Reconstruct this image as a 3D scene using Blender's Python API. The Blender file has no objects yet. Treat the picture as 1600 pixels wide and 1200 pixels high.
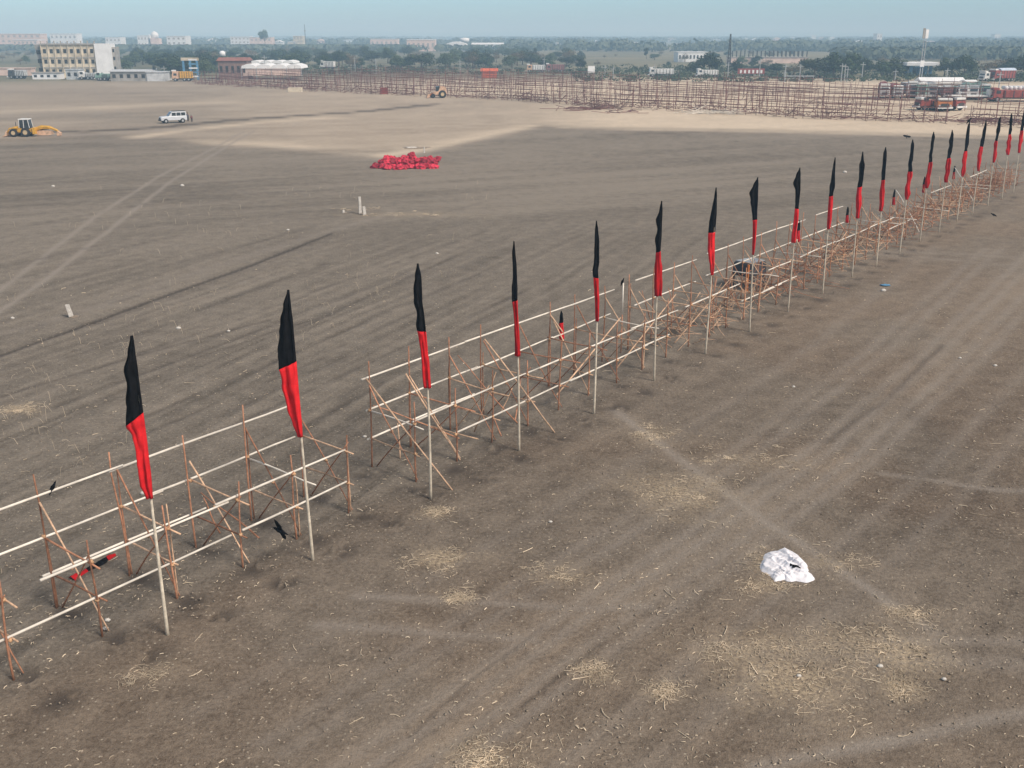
import bpy, bmesh, math, random
import numpy as np
from mathutils import Vector, Matrix, Quaternion
random.seed(7); RNG = np.random.default_rng(11)
R = math.radians
S = bpy.context.scene
COL = S.collection

# ------------------------------------------------------------------ camera
CAM_H = 12.0; F_PX = 1600.0; Y_HOR = 54.0
TILT = math.atan((600 - Y_HOR) / F_PX)
cam_d = bpy.data.cameras.new('camera'); cam = bpy.data.objects.new('camera', cam_d); COL.objects.link(cam)
cam_d.sensor_width = 36; cam_d.lens = 36 * F_PX / 1600; cam_d.clip_start = .1; cam_d.clip_end = 30000
cam.location = (0, 0, CAM_H); cam.rotation_euler = (math.pi / 2 - TILT, 0, 0)
S.camera = cam

# ------------------------------------------------------------------ world, sun, exposure
SUN_EL, SUN_AZ = R(46), R(128)      # azimuth clockwise from +Y
w = bpy.data.worlds.new('World'); S.world = w; w.use_nodes = True
nt = w.node_tree; bg = nt.nodes['Background']
sky = nt.nodes.new('ShaderNodeTexSky'); sky.sky_type = 'NISHITA'; sky.sun_disc = False
sky.sun_elevation = SUN_EL; sky.sun_rotation = SUN_AZ
sky.air_density = 1.0; sky.dust_density = 0.6; sky.ozone_density = 2.0; sky.altitude = 100
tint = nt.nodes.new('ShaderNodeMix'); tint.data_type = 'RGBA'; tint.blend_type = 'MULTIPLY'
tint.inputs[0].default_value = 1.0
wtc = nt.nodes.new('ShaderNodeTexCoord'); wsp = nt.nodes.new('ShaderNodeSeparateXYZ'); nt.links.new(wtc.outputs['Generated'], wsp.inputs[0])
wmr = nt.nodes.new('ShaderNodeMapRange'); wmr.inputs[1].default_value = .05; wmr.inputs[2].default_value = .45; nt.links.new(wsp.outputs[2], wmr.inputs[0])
elev_tint = nt.nodes.new('ShaderNodeMix'); elev_tint.data_type = 'RGBA'; elev_tint.inputs[6].default_value = (.52, .74, 1.0, 1); elev_tint.inputs[7].default_value = (1.75, 1.22, .80, 1)  # bluish at the horizon; unseen upper sky tinted warm to warm the ground light
nt.links.new(wmr.outputs[0], elev_tint.inputs[0]); nt.links.new(elev_tint.outputs[2], tint.inputs[7])
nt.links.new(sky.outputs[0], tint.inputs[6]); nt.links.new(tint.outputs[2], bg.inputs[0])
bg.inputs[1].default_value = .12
sun_d = bpy.data.lights.new('sun', 'SUN'); sun = bpy.data.objects.new('sun', sun_d); COL.objects.link(sun)
sun_d.energy = 2.9; sun_d.angle = R(18); sun_d.color = (1, .94, .86)
sv = Vector((math.sin(SUN_AZ) * math.cos(SUN_EL), math.cos(SUN_AZ) * math.cos(SUN_EL), math.sin(SUN_EL)))
sun.rotation_euler = (-sv).to_track_quat('-Z', 'Y').to_euler()
S.view_settings.view_transform = 'Standard'; S.view_settings.look = 'None'
S.view_settings.exposure = 0.3; S.view_settings.gamma = 1.0
S.cycles.use_denoising = True
S.cycles.max_bounces = 6; S.cycles.diffuse_bounces = 3; S.cycles.volume_bounces = 1
HAZE_D = 0.00072

# ------------------------------------------------------------------ helpers
def ray(px, py):
    dx = (px - 800) / F_PX; dy = -(py - 600) / F_PX; c, s = math.cos(TILT), math.sin(TILT)
    return Vector((dx, c + dy * s, -s + dy * c))
def G(px, py, z=0.0):                       # photo pixel -> point at height z
    d = ray(px, py); k = (z - CAM_H) / d.z
    return Vector((d.x * k, d.y * k, z))
def at_dist(px, py, Y):                     # photo pixel -> point at ground distance Y
    d = ray(px, py); k = Y / d.y
    return Vector((d.x * k, Y, CAM_H + d.z * k))
def ppm(p):                                 # photo pixels per metre at a point
    return F_PX / (p.y * math.cos(TILT) + (CAM_H - p.z) * math.sin(TILT))
def tag(o, label=None, cat=None, group=None, kind=None):
    if label: o['label'] = label
    if cat: o['category'] = cat
    if group: o['group'] = group
    if kind: o['kind'] = kind
    return o
def thing(name, label, cat, loc=(0, 0, 0), rz=0, group=None):
    o = bpy.data.objects.new(name, None); COL.objects.link(o); o.empty_display_size = .3
    o.location = loc; o.rotation_euler = (0, 0, rz)
    return tag(o, label, cat, group)
def copy_tree(o, parent=None):
    c = o.copy(); COL.objects.link(c); c.parent = parent
    for ch in KIDS.get(o.name, []): 
        d = copy_tree(ch, c)
    return c
KIDS = {}
def link_child(o, parent):
    o.parent = parent
    KIDS.setdefault(parent.name, []).append(o)
class MB:
    def __init__(s): s.v = []; s.f = []; s.m = []; s.sm = True
    def quad(s, a, b, c, d, mi=0):
        n = len(s.v); s.v += [tuple(a), tuple(b), tuple(c), tuple(d)]; s.f.append((n, n+1, n+2, n+3)); s.m.append(mi)
    def box(s, c, d, mi=0, rz=0, taper=(1, 1), shear=0):
        # c = centre of bottom face, d = full size
        n = len(s.v); cs, sn = math.cos(rz), math.sin(rz)
        for k in (0, 1):
            tx, ty = (taper if k else (1, 1))
            for (x, y) in ((-1, -1), (1, -1), (1, 1), (-1, 1)):
                X = x * d[0] / 2 * tx + (shear if k else 0); Y = y * d[1] / 2 * ty
                s.v.append((c[0] + X * cs - Y * sn, c[1] + X * sn + Y * cs, c[2] + k * d[2]))
        for f in ((0, 3, 2, 1), (4, 5, 6, 7), (0, 1, 5, 4), (1, 2, 6, 5), (2, 3, 7, 6), (3, 0, 4, 7)):
            s.f.append(tuple(n + i for i in f)); s.m.append(mi)
        return s
    def prism(s, prof, y0, y1, mi=0):       # profile in (x,z), extruded along y
        n = len(s.v); k = len(prof)
        for y in (y0, y1):
            for x, z in prof: s.v.append((x, y, z))
        s.f.append(tuple(n + i for i in range(k))); s.m.append(mi)
        s.f.append(tuple(n + k + i for i in reversed(range(k)))); s.m.append(mi)
        for i in range(k):
            j = (i + 1) % k
            s.f.append((n + j, n + i, n + k + i, n + k + j)); s.m.append(mi)
        return s
    def tube(s, pts, rad, n=6, mi=0, cap=True):
        pts = [Vector(p) for p in pts]
        if not hasattr(rad, '__len__'): rad = [rad] * len(pts)
        base = len(s.v)
        for i, p in enumerate(pts):
            t = (pts[min(i+1, len(pts)-1)] - pts[max(i-1, 0)]).normalized()
            a = t.orthogonal().normalized() if i == 0 else (pa - t * pa.dot(t)).normalized()
            pa = a; b = t.cross(a)
            for k in range(n):
                th = 2 * math.pi * k / n
                s.v.append(tuple(p + (a * math.cos(th) + b * math.sin(th)) * rad[i]))
        for i in range(len(pts) - 1):
            for k in range(n):
                q = base + i * n
                s.f.append((q + k, q + (k+1) % n, q + n + (k+1) % n, q + n + k)); s.m.append(mi)
        if cap:
            s.f.append(tuple(base + k for k in reversed(range(n)))); s.m.append(mi)
            q = base + (len(pts) - 1) * n
            s.f.append(tuple(q + k for k in range(n))); s.m.append(mi)
        return s
    def wheel(s, c, r, wdt, axis='y', n=16, mi=0):
        d = Vector((0, wdt / 2, 0)) if axis == 'y' else Vector((wdt / 2, 0, 0))
        c = Vector(c); pts = [c - d, c - d * .8, c + d * .8, c + d]
        return s.tube(pts, [r * .86, r, r, r * .86], n, mi)
    def blob(s, c, r, seg=10, rings=7, jit=.12, seed=0, mi=0):
        rr = random.Random(seed); n = len(s.v); ph = [rr.uniform(0, 6.28) for _ in range(6)]
        for i in range(rings + 1):
            th = math.pi * i / rings
            for k in range(seg):
                a = 2 * math.pi * k / seg
                q = 1 + jit * (math.sin(3 * a + ph[0] + 2 * th) + math.sin(5 * a + ph[1] - 3 * th) + math.sin(2 * a + 6 * th + ph[2])) 
                s.v.append((c[0] + r[0] * q * math.sin(th) * math.cos(a), c[1] + r[1] * q * math.sin(th) * math.sin(a), c[2] + r[2] * q * math.cos(th)))
        for i in range(rings):
            for k in range(seg):
                s.f.append((n + i*seg + k, n + (i+1)*seg + k, n + (i+1)*seg + (k+1) % seg, n + i*seg + (k+1) % seg)); s.m.append(mi)
        return s
    def mesh(s, name, mats, smooth=True):
        me = bpy.data.meshes.new(name); me.from_pydata(s.v, [], s.f)
        for m in (mats if isinstance(mats, (list, tuple)) else [mats]): me.materials.append(m)
        if any(s.m): me.polygons.foreach_set('material_index', s.m)
        if smooth: me.polygons.foreach_set('use_smooth', [True] * len(s.f))
        me.update(); return me
    def build(s, name, mats, parent=None, smooth=False, loc=None):
        o = bpy.data.objects.new(name, s.mesh(name, mats, smooth)); COL.objects.link(o)
        if parent: link_child(o, parent)
        if loc is not None: o.location = loc
        return o
def mobj(name, me, parent=None, loc=(0, 0, 0), rot=(0, 0, 0), sc=(1, 1, 1)):
    o = bpy.data.objects.new(name, me); COL.objects.link(o); o.location = loc; o.rotation_euler = rot; o.scale = sc
    if parent: link_child(o, parent)
    return o
def smooth_by_angle(o, deg=40):
    me = o.data; me.polygons.foreach_set('use_smooth', [True] * len(me.polygons)); me.set_sharp_from_angle(angle=R(deg)); return o

# ------------------------------------------------------------------ materials
def N(nt, t, **kw):
    n = nt.nodes.new(t)
    for k, v in kw.items(): setattr(n, k, v)
    return n
def mat(name, col, rough=.8, var=.25, scale=3.0, col2=None, bump=0.0, metal=0.0, rnd=0.0, stretch=None, spec=.3, detail=4):
    m = bpy.data.materials.new(name); m.use_nodes = True; nt = m.node_tree; p = nt.nodes['Principled BSDF']
    tc = N(nt, 'ShaderNodeTexCoord'); src = tc.outputs['Object']
    if stretch:
        mp = N(nt, 'ShaderNodeMapping'); mp.inputs['Scale'].default_value = stretch; nt.links.new(src, mp.inputs[0]); src = mp.outputs[0]
    nz = N(nt, 'ShaderNodeTexNoise'); nz.inputs['Scale'].default_value = scale; nz.inputs['Detail'].default_value = detail; nz.inputs['Roughness'].default_value = .6
    nt.links.new(src, nz.inputs['Vector'])
    mx = N(nt, 'ShaderNodeMix', data_type='RGBA')
    c2 = col2 or tuple(c * (1 - var) for c in col); c1 = col if col2 else tuple(min(1, c * (1 + var * .6)) for c in col)
    mx.inputs[6].default_value = (*c1, 1); mx.inputs[7].default_value = (*c2, 1)
    mr = N(nt, 'ShaderNodeMapRange'); mr.inputs[1].default_value = .35; mr.inputs[2].default_value = .65
    nt.links.new(nz.outputs[0], mr.inputs[0]); nt.links.new(mr.outputs[0], mx.inputs[0])
    out = mx.outputs[2]
    if rnd:
        oi = N(nt, 'ShaderNodeObjectInfo'); r2 = N(nt, 'ShaderNodeMapRange'); r2.inputs[3].default_value = 1 - rnd; r2.inputs[4].default_value = 1 + rnd
        nt.links.new(oi.outputs['Random'], r2.inputs[0])
        hs = N(nt, 'ShaderNodeHueSaturation'); nt.links.new(r2.outputs[0], hs.inputs['Value']); nt.links.new(out, hs.inputs['Color']); out = hs.outputs[0]
    nt.links.new(out, p.inputs['Base Color'])
    p.inputs['Roughness'].default_value = rough; p.inputs['Metallic'].default_value = metal; p.inputs['Specular IOR Level'].default_value = spec
    if bump:
        b = N(nt, 'ShaderNodeBump'); b.inputs['Strength'].default_value = bump; b.inputs['Distance'].default_value = .02
        nt.links.new(nz.outputs[0], b.inputs['Height']); nt.links.new(b.outputs[0], p.inputs['Normal'])
    return m
M = {}
M['rail'] = mat('pale_bamboo', (.74, .67, .57), .6, .2, 4, rnd=.12, stretch=(.6, .6, .6))
M['pole'] = mat('bamboo_pole', (.62, .54, .42), .6, .3, 6, rnd=.12)
M['post'] = mat('red_brown_stick', (.42, .20, .115), .75, .35, 8, rnd=.3)
M['peel'] = mat('peeled_stick', (.60, .39, .25), .7, .35, 7, rnd=.25)
M['rope'] = mat('coir_rope', (.60, .36, .20), .9, .3, 30)
M['black'] = mat('black_cloth', (.009, .009, .010), 1, .4, 5, bump=.3, spec=.06)
M['red'] = mat('red_cloth', (.60, .018, .022), .9, .3, 2.5, bump=.3, rnd=.25, spec=.1)
M['white_cloth'] = mat('white_cloth', (.80, .78, .80), .8, .08, 6, bump=.3)
M['pinkred'] = mat('red_plastic_cloth', (.48, .028, .055), .7, .35, 3, rnd=.45, bump=.3)
M['crow'] = mat('crow_feather', (.007, .007, .008), .9, .3, 9, spec=.05)
M['straw'] = mat('dry_straw', (.70, .57, .41), .9, .4, 1.2)
M['clod'] = mat('soil_clod', (.30, .24, .18), .95, .35, 5)
M['stone'] = mat('pale_stone', (.58, .54, .48), .9, .25, 8, bump=.3)
M['yellow'] = mat('machine_yellow', (.66, .36, .045), .5, .3, 2.5)
M['dirtyellow'] = mat('faded_machine_paint', (.62, .40, .26), .6, .3, 2.5)
M['tyre'] = mat('tyre_rubber', (.03, .028, .027), .9, .3, 6)
M['rim'] = mat('wheel_rim', (.55, .42, .25), .6, .3, 6)
M['glass'] = mat('dark_glass', (.035, .045, .05), .12, .3, 2, spec=.6)
M['carwhite'] = mat('white_car_paint', (.58, .60, .62), .3, .06, 2, spec=.5)
M['dark'] = mat('dark_steel', (.06, .058, .056), .6, .3, 4)
M['steel'] = mat('galvanised_steel', (.45, .46, .46), .5, .2, 4, metal=.4)
M['concrete'] = mat('grey_concrete', (.36, .34, .31), .9, .3, .6)
M['cream'] = mat('cream_plaster', (.60, .52, .39), .9, .35, .45)
M['white'] = mat('white_plaster', (.78, .78, .77), .8, .1, .5)
M['pinkwall'] = mat('pink_plaster', (.70, .53, .45), .9, .15, .3)
M['brick'] = mat('dull_brick', (.22, .14, .115), .9, .3, 1.2)
M['redroof'] = mat('red_roof', (.30, .13, .10), .8, .25, 1)
M['tin'] = mat('tin_sheet', (.55, .56, .56), .5, .25, .8, stretch=(1, 6, 1))
M['window'] = mat('dark_opening', (.03, .028, .025), .5, .3, 3)
M['cargo_red'] = mat('truck_red', (.29, .065, .05), .5, .3, 2)
M['cargo_green'] = mat('truck_green', (.24, .38, .32), .6, .3, 2)
M['cargo_grey'] = mat('truck_grey', (.50, .52, .52), .6, .3, 2)
M['cargo_orange'] = mat('truck_orange', (.50, .17, .05), .5, .25, 2)
M['cargo_blue'] = mat('tarp_blue_white', (.52, .60, .70), .7, .2, 2)
M['maroon'] = mat('truck_maroon', (.28, .13, .12), .5, .3, 2)
M['whitepaint'] = mat('white_truck_paint', (.72, .71, .68), .5, .15, 2)
M['blue'] = mat('blue_paint', (.10, .26, .42), .6, .25, 2)
M['orange_tarp'] = mat('orange_tarp', (.62, .13, .05), .7, .2, 1.5)
M['farpole'] = mat('far_scaffold_stick', (.20, .095, .085), .85, .3, 2, rnd=.35)
M['bark'] = mat('bark', (.16, .12, .085), .95, .35, 4)
M['leaf'] = mat('dusty_leaf', (.085, .110, .050), .8, .55, .5, rnd=.45, col2=(.030, .050, .024))
M['leaf_dark'] = mat('dark_leaf', (.045, .072, .028), .8, .5, .5, rnd=.4, col2=(.014, .028, .012))
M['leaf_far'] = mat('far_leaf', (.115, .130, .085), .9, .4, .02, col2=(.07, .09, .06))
M['leaf_dry'] = mat('dry_leaf', (.20, .155, .085), .9, .4, .5, rnd=.3, col2=(.12, .09, .05))
M['skin'] = mat('skin', (.22, .12, .08), .6, .1, 5)
M['shirt'] = mat('blue_grey_shirt', (.16, .17, .24), .8, .2, 6)
M['shirt2'] = mat('maroon_shirt', (.20, .07, .08), .8, .2, 6)
M['trouser'] = mat('dark_trousers', (.05, .05, .06), .8, .2, 6)
M['plastic'] = mat('grey_black_plastic', (.055, .055, .06), .6, .3, 1.5)

# ------------------------------------------------------------------ ground
def vnoise(x, y, seed=0):
    xi = np.floor(x).astype(np.int64); yi = np.floor(y).astype(np.int64); xf = x - xi; yf = y - yi
    def h(a, b):
        n = (a * 374761393 + b * 668265263 + seed * 1442695041) & 0xffffffff
        n = ((n ^ (n >> 13)) * 1274126177) & 0xffffffff
        return ((n ^ (n >> 16)) & 0xffff) / 65535.0
    u = xf * xf * (3 - 2 * xf); v = yf * yf * (3 - 2 * yf)
    return (h(xi, yi) * (1 - u) + h(xi + 1, yi) * u) * (1 - v) + (h(xi, yi + 1) * (1 - u) + h(xi + 1, yi + 1) * u) * v
def fbm(x, y, seed=0, o=4):
    s = 0; a = .5; t = 0
    for i in range(o):
        s = s + a * vnoise(x * 2 ** i, y * 2 ** i, seed + i); t += a; a *= .55
    return s / t
def sstep(a, b, x):
    t = np.clip((x - a) / (b - a), 0, 1); return t * t * (3 - 2 * t)
def seg_dist(X, Y, pts):
    d = np.full(X.shape, 1e9)
    for (ax, ay), (bx, by) in zip(pts[:-1], pts[1:]):
        vx, vy = bx - ax, by - ay; L = vx * vx + vy * vy
        t = np.clip(((X - ax) * vx + (Y - ay) * vy) / L, 0, 1)
        d = np.minimum(d, np.hypot(X - ax - t * vx, Y - ay - t * vy))
    return d
def gpl(*pp): return [tuple(G(*p)[:2]) for p in pp]

FLAG_U = Vector((.6, .8, 0)).normalized(); FLAG_N = Vector((-.8, .6, 0)); FLAG_O = G(262, 992)
def SP(s, n, z=0): p = FLAG_O + FLAG_U * s + FLAG_N * n; p.z = z; return p

STRAW = [((690, 872), .75, .28, 1.0), ((1055, 768), 1.3, .7, .8), ((1020, 680), .7, .4, .5), ((1215, 1010), 1.4, .35, .55), ((1235, 1060), 1.05, .55, 1.0), ((1160, 1020), .8, .3, .8), ((1400, 1022), .9, .4, .85),
         ((1410, 1075), .5, .25, 1.0), ((1200, 915), .55, .22, .8), ((1195, 880), .3, .3, .7), ((1300, 880), .9, .2, .4), ((1420, 960), .5, .2, .7), ((1330, 1000), 1.3, .3, .6), ((930, 1050), .35, .2, .7), ((1030, 1080), .35, .15, .9),
         ((760, 1190), .6, .3, .7), ((680, 800), .35, .15, .9), ((880, 900), .7, .3, .45), ((715, 935), .25, .1, .7), ((240, 1050), .6, .2, .4), ((1180, 720), 1.5, .5, .3), ((560, 325), 1.5, .5, .2), ((640, 335), 3, .5, .6), ((30, 640), .6, .3, .8)]
def straw_field(X, Y):
    out = np.zeros(X.shape)
    for (p, rx, ry, a) in STRAW:
        c = G(*p); dx, dy = X - c.x, Y - c.y
        wob = .25 + 1.5 * fbm(X * 1.9 + p[0], Y * 1.9 + .7 * X, 5, 4)
        out = np.maximum(out, .85 * a * np.exp(-((dx / rx) ** 2 + (dy / (ry * 1.7)) ** 2) / wob ** 2))
    return out
def ground_attrs(X, Y):
    D = np.hypot(X, Y)
    wx = 6 * (fbm(X * .03, Y * .03, 21) - .5); wy = 6 * (fbm(X * .03 + 9, Y * .03, 22) - .5)
    # pale dry soil beyond the tilled patch: its edge as a polyline Y(X)
    edge = gpl((-500, 222), (0, 222), (140, 212), (250, 214), (330, 231), (500, 236), (640, 238), (700, 226), (760, 212), (830, 196), (900, 201), (1200, 205), (1600, 214), (2100, 226))
    ex = np.array([e[0] / e[1] for e in edge]); er = np.array([math.hypot(*e) for e in edge])
    o = np.argsort(ex); er_i = np.interp(X / np.maximum(Y, .1), ex[o], er[o])
    rel = (D - er_i) / er_i + .06 * (fbm(X * .08, Y * .08, 3) - .5)
    pale = sstep(-.015, .045, rel) * np.where(Y > 0, 1, 0)
    # left part beyond the edge is browner again
    lf = sstep(-.18, -.30, X / np.maximum(Y, .1)); pale = pale * (1 - .45 * lf * (.5 + fbm(X * .02, Y * .05, 8)))
    dk = seg_dist(X, Y, gpl((60, 178), (180, 180), (250, 188))); pale = pale * (1 - .7 * np.exp(-(dk / 9) ** 2))
    sand = sstep(118, 150, D) * sstep(-.02, .12, X / np.maximum(Y, .1)); sand = np.maximum(sand, .85 * sstep(200, 245, D) * sstep(-.16, -.06, X / np.maximum(Y, .1)) * sstep(330, 290, D))
    # sandy paths
    for pts, wd, a in ((((600, 243), (690, 226), (760, 211), (830, 196)), 2.2, .9), (((215, 214), (300, 202), (420, 190), (520, 184)), 2.0, .9), (((600, 243), (420, 226), (330, 222)), 3, .35),
                       (((0, 176), (120, 170), (330, 160)), 5, .5), (((880, 200), (1200, 206), (1600, 216)), 1.5, .5)):
        d = seg_dist(X + wx * .2, Y + wy * .2, gpl(*pts)); pale = np.maximum(pale, a * np.exp(-(d / wd) ** 2)); sand = np.maximum(sand, .8 * np.exp(-(d / wd) ** 2))
    track = np.zeros(X.shape); rut = np.zeros(X.shape)
    def line(arr, pts, wd, a, wob=.15):
        d = seg_dist(X + wob * (fbm(X * .35, Y * .35, 31) - .5) * 2, Y + wob * (fbm(X * .35, Y * .35, 32) - .5) * 2, gpl(*pts))
        np.maximum(arr, a * np.exp(-(d / wd) ** 2) * (.7 + .6 * fbm(X * .6, Y * .6, 33, 3)), out=arr)
    for pts in (((-60, 500), (0, 452), (150, 338), (250, 275), (345, 226), (380, 206)), ((-60, 530), (0, 487), (80, 430), (170, 360), (265, 285), (362, 224), (395, 206))):
        line(track, pts, .22, .95, .1)
    line(track, ((0, 522), (120, 490), (300, 428), (480, 372), (620, 330)), .4, .45)
    line(rut, ((-60, 578), (0, 556), (150, 502), (280, 455), (400, 412), (520, 364)), .16, 1.4, .08)
    line(rut, ((0, 620), (200, 560), (420, 500)), .14, .7); line(rut, ((300, 560), (420, 520), (520, 490)), .12, .6)
    line(rut, ((60, 206.5), (130, 206), (250, 199), (330, 191), (400, 185), (480, 180), (560, 175), (680, 163)), 1.25, 1.7, .5)
    line(track, ((60, 213), (200, 207), (300, 201)), 1.5, .8, .5)
    for off in (-3.3, -1.9, -1.45, -.6, -.2, .35, .75, 1.9, 2.9):    # wheel tracks parallel to the flag row on the near side
        b = gpl((560, 1230), (830, 1040), (1100, 858), (1300, 715), (1480, 560), (1640, 395))
        b = [(x + .8 * off * (1 + .02 * y), y - .6 * off) for x, y in b]
        d = seg_dist(X + .3 * (fbm(X * .3, Y * .3, 41) - .5), Y, b)
        np.maximum(track, (.55 - .08 * abs(off)) * np.exp(-(d / (.13 + .02 * abs(off) + .0022 * D)) ** 2) * (.3 + 1.3 * fbm(X * .35, Y * .35, 42 + int(off * 3))), out=track)
    line(rut, ((810, 1105), (880, 1050), (935, 1005)), .07, .35); line(rut, ((640, 1150), (740, 1060), (840, 980)), .05, .3); line(rut, ((1290, 690), (1390, 620), (1470, 540)), .14, .45)
    for k in range(26):                        # thin dark plough lines across the left field
        q0 = G(-100 + 37 * ((k * 7) % 19), 380 + 15 * k); rk = random.Random(k); L = rk.uniform(6, 26); a = R(24 + rk.uniform(-3, 4))
        p0 = (q0.x, q0.y); p1 = (q0.x + L * math.sin(a), q0.y + L * math.cos(a))
        if (p1[0] - FLAG_O.x) * .8 - (p1[1] - FLAG_O.y) * .6 > -2: continue
        dl = seg_dist(X + .1 * (fbm(X * .35, Y * .35, 31) - .5), Y, (p0, p1)); np.maximum(rut, rk.uniform(.3, .6) * np.exp(-(dl / (.05 + .0022 * D)) ** 2) * sstep(.3, .6, fbm(X * .5 + k, Y * .5, 34, 3)), out=rut)
    line(rut, ((1400, 620), (1480, 690), (1420, 760)), .5, .2)
    for pts, a in ((((960, 640), (1100, 745), (1200, 820), (1330, 900), (1460, 985)), .5), (((560, 930), (720, 938), (900, 948), (1010, 945)), .4), (((500, 975), (700, 990), (830, 1000)), .4),
                   (((1370, 398), (1480, 406), (1640, 420)), .75), (((1360, 392), (1480, 396), (1640, 404)), .3), (((1100, 1010), (1300, 1022), (1640, 1040)), .3), (((1180, 1200), (1400, 1160), (1640, 1105)), .55), (((1380, 740), (1560, 765), (1650, 770)), .4), (((1380, 1000), (1640, 1003)), .4)):
        line(track, pts, .2 if a > .35 else .35, min(1, a * 1.7))
    # dug patches by the post feet
    for s in list(np.arange(-2.7, 78, 1.85)):
        for n in (1.05, 2.8, 0):
            if n == 0:
                s2 = s * 1.0; 
            c = SP(s + .1, n - .25); d2 = ((X - c.x) ** 2 + (Y - c.y) ** 2)
            np.maximum(rut, .95 * np.exp(-d2 / .16) * sstep(.36, .5, fbm(X * 3, Y * 3, 51)), out=rut)
    # furrow streaks: directions change across the field
    def streak(ang, f, seed, st=.04):
        c, s = math.cos(ang), math.sin(ang); a = X * c - Y * s; l = X * s + Y * c
        a = a + .6 * (fbm(X * .05, Y * .05, seed + 7) - .5) * 2
        fade = np.clip(130 / np.maximum(D, 1) / f, .0, 1)
        return (fbm(a * f, l * f * st, seed, 4) - .5) * fade
    side = sstep(-1.0, 1.0, (X - FLAG_O.x) * .8 - (Y - FLAG_O.y) * .6 + .8)        # right of the flag row
    far = sstep(60, 80, D + 10 * (fbm(X * .05, Y * .05, 61) - .5))
    left = streak(R(24), 2.6, 71, .03) * (1 - far) + far * (streak(R(62), .7, 72) + .5 * streak(R(78), 1.0, 76))
    right = .45 * streak(R(38), 4.6, 73, .03) * np.clip(2.6 * (fbm(X * .13, Y * .13, 79, 3) - .25), .15, 1.1) + .35 * streak(R(43), 1.3, 74, .1)
    st = left * (1 - side) + right * side
    big = fbm(X * .035, Y * .035, 81) - .5 + .6 * (fbm(X * .16, Y * .16, 82) - .5)
    tone = .5 + .95 * st + .5 * big
    def band(pts, wd, a): return 1.0 * a * np.exp(-(seg_dist(X + wx * .12, Y + wy * .12, gpl(*pts)) / wd) ** 2)
    tone = tone + band(((560, 1230), (830, 1020), (1100, 858), (1330, 705), (1480, 560), (1640, 400)), 1.0, .24) * (.4 + 1.2 * fbm(X * .3, Y * .3, 61, 3)) + band(((980, 655), (1180, 800), (1340, 905)), .45, .18)
    tone = tone - band(((1420, 640), (1470, 720), (1430, 800)), 2.6, .13) - band(((830, 1110), (960, 1010), (1130, 900)), .5, .12) - band(((40, 1120), (300, 960), (500, 850), (760, 720), (1000, 610)), .7, .13) - band(((1500, 820), (1600, 760)), 2.0, .12) - band(((1050, 800), (1130, 760)), 1.2, .1)
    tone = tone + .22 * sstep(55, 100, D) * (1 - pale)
    brown = side * (.5 + .5 * sstep(.4, .6, fbm(X * .12, Y * .12, 91)))
    veg = sstep(285, 340, D + 40 * (fbm(X * .01, Y * .01, 95) - .5))
    return dict(pale=pale, sand=sand * pale, track=np.clip(track, 0, 1), rut=np.clip(rut, 0, 1), straw=straw_field(X, Y), tone=np.clip(tone, 0, 1), brown=brown, veg=veg, side=side)

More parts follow.
